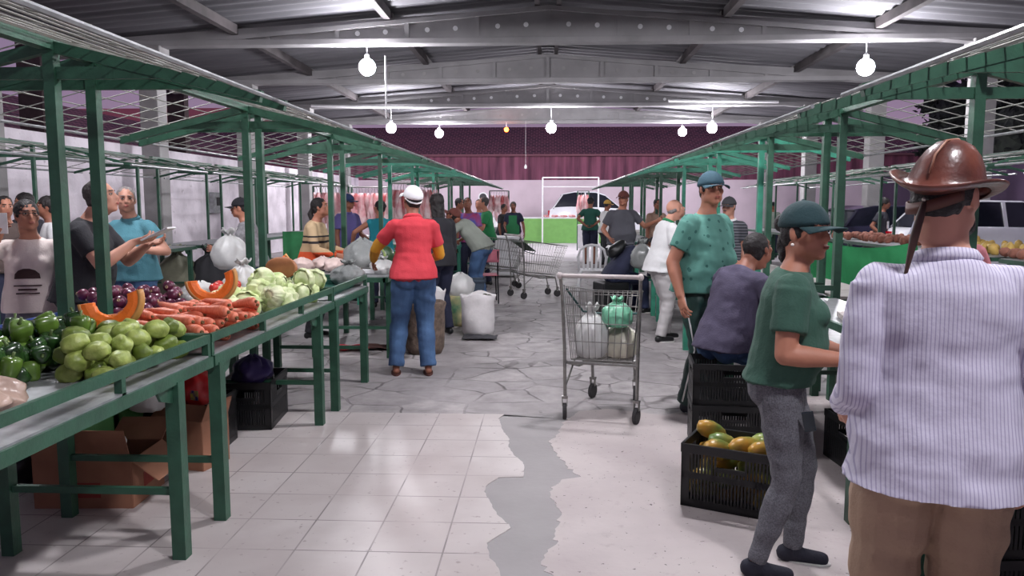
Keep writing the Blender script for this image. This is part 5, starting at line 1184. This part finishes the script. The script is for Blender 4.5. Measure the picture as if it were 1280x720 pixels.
# weighing scale and small white machines at far left of the counter
t = thing('weighing_scale', 'white hanging-dial scale on the white counter', 'scale', (p0.x-2.3, Yc+.4, 1.05)); MB().bb((-.25, -.2, 0), (.25, .2, .22)).build('base', WHITEP, t, bevel=.02); MB().tube([(0, 0, .2), (0, 0, .7)], .03, 8).build('column', WHITEP, t); MB().disc((0, 0, .85), .2, (0, 1, 0), 24, .08).build('dial', WHITEP, t); MB().disc((0, -.045, .85), .15, (0, 1, 0), 24, .01).build('dial_face', DKGREY, t)
t = thing('meat_grinder', 'white machine on the counter beside the dial scale', 'machine', (p0.x-1.35, Yc+.4, 1.05)); MB().bb((-.22, -.2, 0), (.22, .2, .45)).build('housing', WHITEP, t, bevel=.03); MB().lathe([(.2, .45), (.24, .55), (.1, .46)], n=16).build('hopper', CHROME, t)
for i in range(8):
    o = MB().ell((0, 0, .05), (.16, .12, .06), 10, 8, warp=warpn(.35, 8, i)).build('meat_piece', mat('raw_meat', (196, 104, 108), .4, var=.25, vs=9, rgb2=(226, 190, 190))); o.location = (p0.x+.3+i*.36, Yc+.35+.1*(i % 2), 1.07); tag(o, 'piece of raw meat lying on the lime green counter', 'meat', 'meat on the lime counter')
# ------------------------------------------------------------------ hanging meat
MEAT = mat('hanging_meat', (206, 140, 146), .45, var=.3, vs=5, rgb2=(232, 208, 208)); MEATR = mat('hanging_red_meat', (176, 70, 74), .45, var=.3, vs=5, rgb2=(216, 170, 170))
def meat(seed, m, L_=.7):
    c = MB(); rs = []; r0 = .10
    for k in range(9):
        z = -L_*k/8; f = math.sin(PI*min(1, (k+.6)/9))**.6*(.7+.5*noise.noise(V((seed, z*3, 0)))); rs.append([V((r0*f*math.cos(a_)*(1+.2*math.sin(3*a_+seed))+.02*math.sin(z*7+seed), r0*.6*f*math.sin(a_), z)) for a_ in (2*PI*j/12 for j in range(12))])
    o = c.rings(rs).build('hanging_meat', m, smooth=True); MB().tube([(0, 0, -.05), (0, 0, .06), (.02, 0, .10), (.0, 0, .13)], .006, 5).build('hook', CHROME, o); return o
MS = [Stock(meat(1, MEAT)), Stock(meat(4, MEATR, .6)), Stock(meat(9, MEAT, .85))]
def rail(x0, x1, y, z, label):
    t = thing('meat_rail', label, 'rail', ((x0+x1)/2, y, 0)); h_ = (x1-x0)/2
    for sx in (-1, 1): MB().tube([(sx*h_, 0, 0), (sx*h_, 0, z)], .02, 6).build('post', GREEN, t)
    MB().tube([(-h_, 0, z), (h_, 0, z)], .018, 6).build('rail', CHROME, t); MB().bb((-h_, -.35, .86), (h_, .35, .90)).build('counter_board', WHITEP, t); MB().bb((-h_, -.34, .1), (h_, -.32, .86)).build('front_panel', WHITEP, t)
def meats(pxa, pxb, n, Y, z, label, group):
    xa, xb = pl(pxa, Y)[0], pl(pxb, Y)[0]; rail(xa, xb, Y, z, 'steel rail and white board of the '+group)
    for i in range(n): MS[i % 3].put((xa+(xb-xa)*(i+.5)/n, Y, z-.13), (0, 0, rnd.uniform(0, 6)), rnd.uniform(.8, 1.15), label=label, group=group, cat='meat')
meats(392, 436, 13, 16.0, 1.95, 'pale and red cut of meat hanging behind the ponytail woman', 'meat rail behind the ponytail woman')
meats(488, 548, 16, 15.8, 2.0, 'cut of meat hanging beyond the teal top woman', 'meat rail beyond the teal top woman')
meats(440, 486, 12, 16.9, 1.95, 'cut of meat hanging behind the violet shirt man', 'meat rail behind the violet shirt man')
meats(612, 636, 7, 24.0, 2.0, 'cut of meat hanging above the apron woman', 'meat rail behind the apron woman')
meats(722, 736, 5, 27.0, 2.05, 'red cut of meat hanging over the lime counter by the green jersey man', 'meat rail at the lime counter')
# goods on the outer and far tables
def pile(region, n, st, z0, r, label, group, cat, sc=(.9, 1.2)): lay(st, n, region, z0, r, r, (0, 6.28), .5, label, group, cat=cat, sc=sc)
bn = MB(); bn.ell((0, 0, 0), (.075, .05, .045), 9, 6).build; 
gy = MB().ell((0, 0, 0), (.085, .06, .05), 9, 7, warp=warpn(.2, 14)).build('sweet_potato', mat('sweet_potato', (168, 110, 92), .8, var=.2, vs=9), smooth=True); GS = Stock(gy)
yl = MB().ell((0, 0, 0), (.09, .055, .05), 9, 7).build('mango', mat('mango_yellow', (216, 180, 96), .5, var=.15), smooth=True); YS = Stock(yl)
pile(rect(5.8, 6.6, 10.6, 12.3), 46, [YS], .90, .06, 'yellow mango heaped on the outer right table', 'mangoes on the outer right table', 'mango')
pile(rect(5.8, 6.6, 12.9, 16.2), 60, [GS], .90, .06, 'brown sweet potato heaped on the outer right table', 'sweet potatoes on the outer right table', 'sweet potato')
pile(rect(5.75, 6.45, 8.1, 10.2), 50, [GS], .90, .06, 'brown sweet potato on the outer right table nearer the camera', 'sweet potatoes nearer the camera on the right', 'sweet potato')
pile(rect(1.6, 2.15, 8.9, 10.4), 20, [TMS, P1], .85, .035, 'green or red vegetable on the right table by the bald man', 'vegetables on the right table by the bald man', 'vegetable')
pile(rect(-2.3, -1.8, 12.3, 14.0), 34, [TMS, P2], .85, .035, 'small vegetable on the left table where people lean over', 'vegetables on the far left table', 'vegetable')
pile(rect(-2.2, -1.75, 9.2, 10.3), 14, [P2, C1], .85, .05, 'green vegetable on the table by the man in red', 'greens by the man in red', 'vegetable')
# watermelons near the clear bag
for i, (px, Y, lb, m_) in enumerate(((478, 9.0, 'round dark green watermelon on the table behind the clear bag', mat('melon_dark', (54, 80, 50), .35, var=.25, vs=6)), (468, 8.75, 'pale green melon touching the dark watermelon', mat('melon_pale', (140, 160, 84), .4, var=.2)))):
    o = MB().ell((0, 0, 0), (.13, .12, .12), 18, 12).build('watermelon', m_, smooth=True); o.location = (pl(px, Y)[0], Y, .85+.12); tag(o, lb, 'watermelon'); MB().disc((0, 0, .12), .01, (0, 0, 1), 6, .01).build('stem', STEM, o)
# weighing scale near red man
t = thing('weighing_scale', 'flat white electronic scale on the table in front of the man in red', 'scale', (pl(440, 7.95)[0]+.08, 8.0, .85)); MB().bb((-.2, -.14, 0), (.2, .14, .05)).build('base', WHITEP, t, bevel=.01); MB().bb((-.19, -.13, .055), (.19, .13, .065)).build('pan', CHROME, t)
# green cloth hung on the right
def drape(u, v):
    a_ = on(1052, 292, 1.12); b_ = on(1140, 298, 1.12); 
    p = V((3.1, 9.4, 1.18)).lerp(V((4.6, 9.9, 1.10)), u); sag = .10*math.sin(u*PI); wv = .05*math.sin(u*19)+.02*math.sin(u*43)
    return V((p.x+.0, p.y-.25*v+wv*(.3+v), p.z-sag-(.55+.18*math.sin(u*PI+.4))*v))
o = MB().grid(drape, 48, 14).build('green_cloth', mat('cloth_bright_green', (52, 142, 52), .75, var=.1), smooth=True, solid=.006); recenter(o); tag(o, 'bright green cloth draped in folds between posts on the right', 'cloth')
o = MB().grid(lambda u, v: V((u*.42, .03*math.sin(u*14)*(v+.3), -v*.78)), 16, 8).build('green_cloth', mat('cloth_mid_green', (44, 120, 72), .8, var=.12), smooth=True, solid=.008); o.location = (pl(352, 9.8)[0], 9.8, 1.22); tag(o, 'green cloth hanging behind the ponytail woman', 'cloth')
# papers and phone
o = MB().bb((-.10, -.14, 0), (.10, .14, .004)).build('paper_sheet', WHITEP); o.location = (1.72, 4.1, .853); o.rotation_euler = (0, 0, .4); tag(o, 'white sheet of paper on the table in front of the woman in green', 'paper')
o = MB().bb((-.15, -.2, 0), (.15, .2, .03)).build('notebook', mat('newsprint', (190, 182, 178), .9, var=.2, vs=30)); o.location = (1.95, 4.75, .853); o.rotation_euler = (0, 0, -.2); tag(o, 'printed paper bundle lying further along the right table', 'paper')
def hold(info, sx, off, mb, name, m, label, cat):
    Wr = info['arms'][sx][2]; M_ = Matrix.Rotation(info['root'].rotation_euler.z, 4, 'Z'); o = mb.build(name, m, bevel=.002); o.location = V(info['root'].location)+M_ @ (V(Wr)+V(off)); o.rotation_euler = info['root'].rotation_euler; return tag(o, label, cat)
o = hold(BLK, 1, (-.06, .14, .045), MB().bb((-.09, -.09, 0), (.09, .11, .012)), 'paper_sheet', WHITEP, 'papers held up in the hands of the man in black', 'paper'); o.rotation_euler.x = R(25)
o = hold(CREAMI, 1, (-.03, .03, .10), MB().bb((-.036, -.005, -.06), (.036, .005, .08)), 'phone', mat('phone_case', (228, 222, 222), .3), 'pale phone held beside the face of the woman with glasses', 'phone')
# ------------------------------------------------------------------ cars
def car(label, x, y, rz, m, H=1.45):
    t = thing('car', label, 'car', (x, y, 0), rz); gl = mat('car_glass', (28, 30, 40), .08, var=.02); k = H/1.45
    sec = [(-2.15, .55, .75, .80, .70), (-2.10, .35, .95, .80, .74), (-1.9, .28, 1.02, .84, .76), (-1.2, .25, 1.04, .86, .80), (0, .25, 1.02, .87, .82), (1.0, .25, .98, .86, .80), (1.7, .28, .88, .84, .74), (2.05, .35, .78, .78, .66), (2.12, .45, .62, .72, .62)]
    mb = MB(); rs = []
    for xx, zb, zt, wb, wt in sec: rs.append([V((xx, -wb, zb*k)), V((xx, -wb-.02, (zb+zt)/2*k)), V((xx, -wt, zt*k)), V((xx, wt, zt*k)), V((xx, wb+.02, (zb+zt)/2*k)), V((xx, wb, zb*k))])
    mb.rings(rs); mb.build('body', m, t, smooth=True, bevel=.04)
    mb = MB(); rs = []
    for xx, zt, w_ in ((-1.95, 1.02, .76), (-1.55, 1.40, .64), (-1.0, 1.47, .62), (-.1, 1.46, .62), (.35, 1.36, .62), (1.05, .98, .74)): rs.append([V((xx, -.77, .97*k)), V((xx, -w_, zt*k)), V((xx, w_, zt*k)), V((xx, .77, .97*k))])
    mb.rings(rs); mb.build('cabin_glass', gl, t)
    mb = MB(); mb.rings([[V((xx, -w_, (zt-.01)*k)), V((xx, -w_*.95, (zt+.03)*k)), V((xx, w_*.95, (zt+.03)*k)), V((xx, w_, (zt-.01)*k))] for xx, zt, w_ in ((-1.6, 1.38, .65), (-1.0, 1.47, .63), (-.1, 1.46, .63), (.35, 1.36, .63))]); mb.build('roof', m, t, bevel=.02)
    for sx in (-1, 1):
        for a_, b_ in (((-1.95, 1.0, .775), (-1.55, 1.39, .655)), ((-.55, .99, .775), (-.55, 1.46, .635)), ((.35, 1.36, .635), (1.05, .97, .775))): MB().bar((a_[0], sx*a_[2], a_[1]*k), (b_[0], sx*b_[2], b_[1]*k), .07, .03).build('window_pillar', m, t)
        for xx in (-1.35, 1.35):
            wl = MB().disc((xx, sx*.80, .31), .31, (0, 1, 0), 22, .2).build('wheel', RUBBER, t, bevel=.02); MB().disc((xx, sx*.905, .31), .19, (0, 1, 0), 12, .01).build('hub_cap', CHROME, wl)
        MB().bb((-2.16, sx*.62-.13, .72*k), (-2.02, sx*.62+.13, .92*k)).build('tail_lamp', mat('tail_red', (190, 20, 40), .25), t, bevel=.02); MB().bb((1.98, sx*.58-.15, .62*k), (2.1, sx*.58+.15, .74*k)).build('head_lamp', WHITEP, t, bevel=.02)
    return t
WCAR = mat('car_white', (226, 226, 232), .2, var=.02, coat=.5); DCAR = mat('car_dark', (40, 40, 58), .2, coat=.5)
car('white car with red tail lamp parked behind the lime green counter', 2.2, 34.9, R(1), WCAR, 2.1)
car('dark car parked beyond the right stalls behind the long-haired person', pl(1130, 20.5)[0]-.3, 20.3, R(14), DCAR, 1.5)
car('white car parked at the right edge beyond the stalls', pl(1262, 16.2)[0], 16.4, R(10), WCAR, 1.6)
# small electric box on the left wall
t = thing('meter_box', 'small grey electric box fixed on the white left wall', 'electric box', (-8.97, 20.6, 1.35)); MB().bb((0, -.25, 0), (.15, .25, .55)).build('body', GALV, t, bevel=.01); MB().bb((.15, -.12, .2), (.16, .12, .42)).build('window', BLACKP, t)
# phone sticking out of the legging pocket of the woman in green
M_ = Matrix.Rotation(LADY.rotation_euler.z, 4, 'Z'); q_ = V(LADY.location)+M_ @ V((.165, .115, .70))
o = MB().bb((-.004, -.022, -.035), (.004, .022, .045)).build('phone', mat('phone_dark', (30, 40, 48), .2), bevel=.003); o.location = q_; o.rotation_euler = (R(12), 0, LADY.rotation_euler.z); tag(o, 'dark phone tucked in the leggings pocket of the woman in green', 'phone')
# ------------------------------------------------------------------ dark trees beyond the right wall
LEAF = mat('dusk_foliage', (44, 50, 42), .9, var=.3, vs=3, rgb2=(22, 26, 26)); BARK = mat('bark', (60, 48, 44), .9, var=.2)
tw = ['nearest the camera', 'second from the camera', 'third from the camera', 'fourth from the camera', 'fifth from the camera', 'farthest of the row']
for i in range(6):
    t = thing('tree', 'dark leafy tree beyond the right wall, '+tw[i], 'tree', (18.3+rnd.uniform(-.4, .6), 7+i*5.6, 0)); MB().tube([(0, 0, 0), (.1, 0, 2), (0, .1, 4)], [.22, .18, .12], 10).build('trunk', BARK, t)
    c = MB()
    for k in range(16): a_ = rnd.uniform(0, 6.28); q = rnd.uniform(0, 1.7); c.ell((q*.7*math.cos(a_), q*1.3*math.sin(a_), rnd.uniform(3.2, 6.6)), rnd.uniform(.7, 1.2), 10, 8)
    cm = remesh(c, .22, 0); lf = MB(); L0 = len(cm.v)
    cm.v = [tuple(V(p)*(1)+V((noise.noise(V(p)*2.1), noise.noise(V(p)*2.1+V((9, 0, 0))), noise.noise(V(p)*2.1+V((0, 9, 0)))))*.35) for p in cm.v]
    for p in cm.v[::2]:
        for q in range(2):
            d_ = V((rnd.uniform(-1, 1), rnd.uniform(-1, 1), rnd.uniform(-1, 1))).normalized(); e_ = d_.orthogonal().normalized()*.09; b0 = V(p)+d_*.05
            lf.add([b0, b0+d_*.13+e_, b0+d_*.30, b0+d_*.13-e_], [(0, 1, 2, 3)])
    cm.add(lf.v, lf.f); cm.build('crown', LEAF, t)
# ------------------------------------------------------------------ world, camera, view
w = bpy.data.worlds.new('world'); SC.world = w; w.use_nodes = True; N = w.node_tree.nodes; L = w.node_tree.links
bg = N['Background']; tc = N.new('ShaderNodeTexCoord'); sx = N.new('ShaderNodeSeparateXYZ'); L.new(tc.outputs['Generated'], sx.inputs[0])
rp = N.new('ShaderNodeValToRGB'); rp.color_ramp.elements[0].position = .0; rp.color_ramp.elements[0].color = (*lin((160, 134, 160)), 1)
rp.color_ramp.elements[1].position = .5; rp.color_ramp.elements[1].color = (*lin((120, 112, 150)), 1)
L.new(sx.outputs[2], rp.inputs[0]); L.new(rp.outputs[0], bg.inputs[0]); bg.inputs[1].default_value = SKY
cam = bpy.data.cameras.new('camera'); co = bpy.data.objects.new('camera', cam); COL.objects.link(co)
cam.sensor_width = 36; cam.lens = F/1280*36; cam.clip_end = 300; cam.clip_start = .05
co.location = CAM; co.rotation_euler = Matrix((cr, cu, -cf)).transposed().to_euler(); SC.camera = co
vs = SC.view_settings; vs.view_transform = 'Standard'; vs.look = 'None'; vs.gamma = 1; vs.use_curve_mapping = False; vs.exposure = EXPO
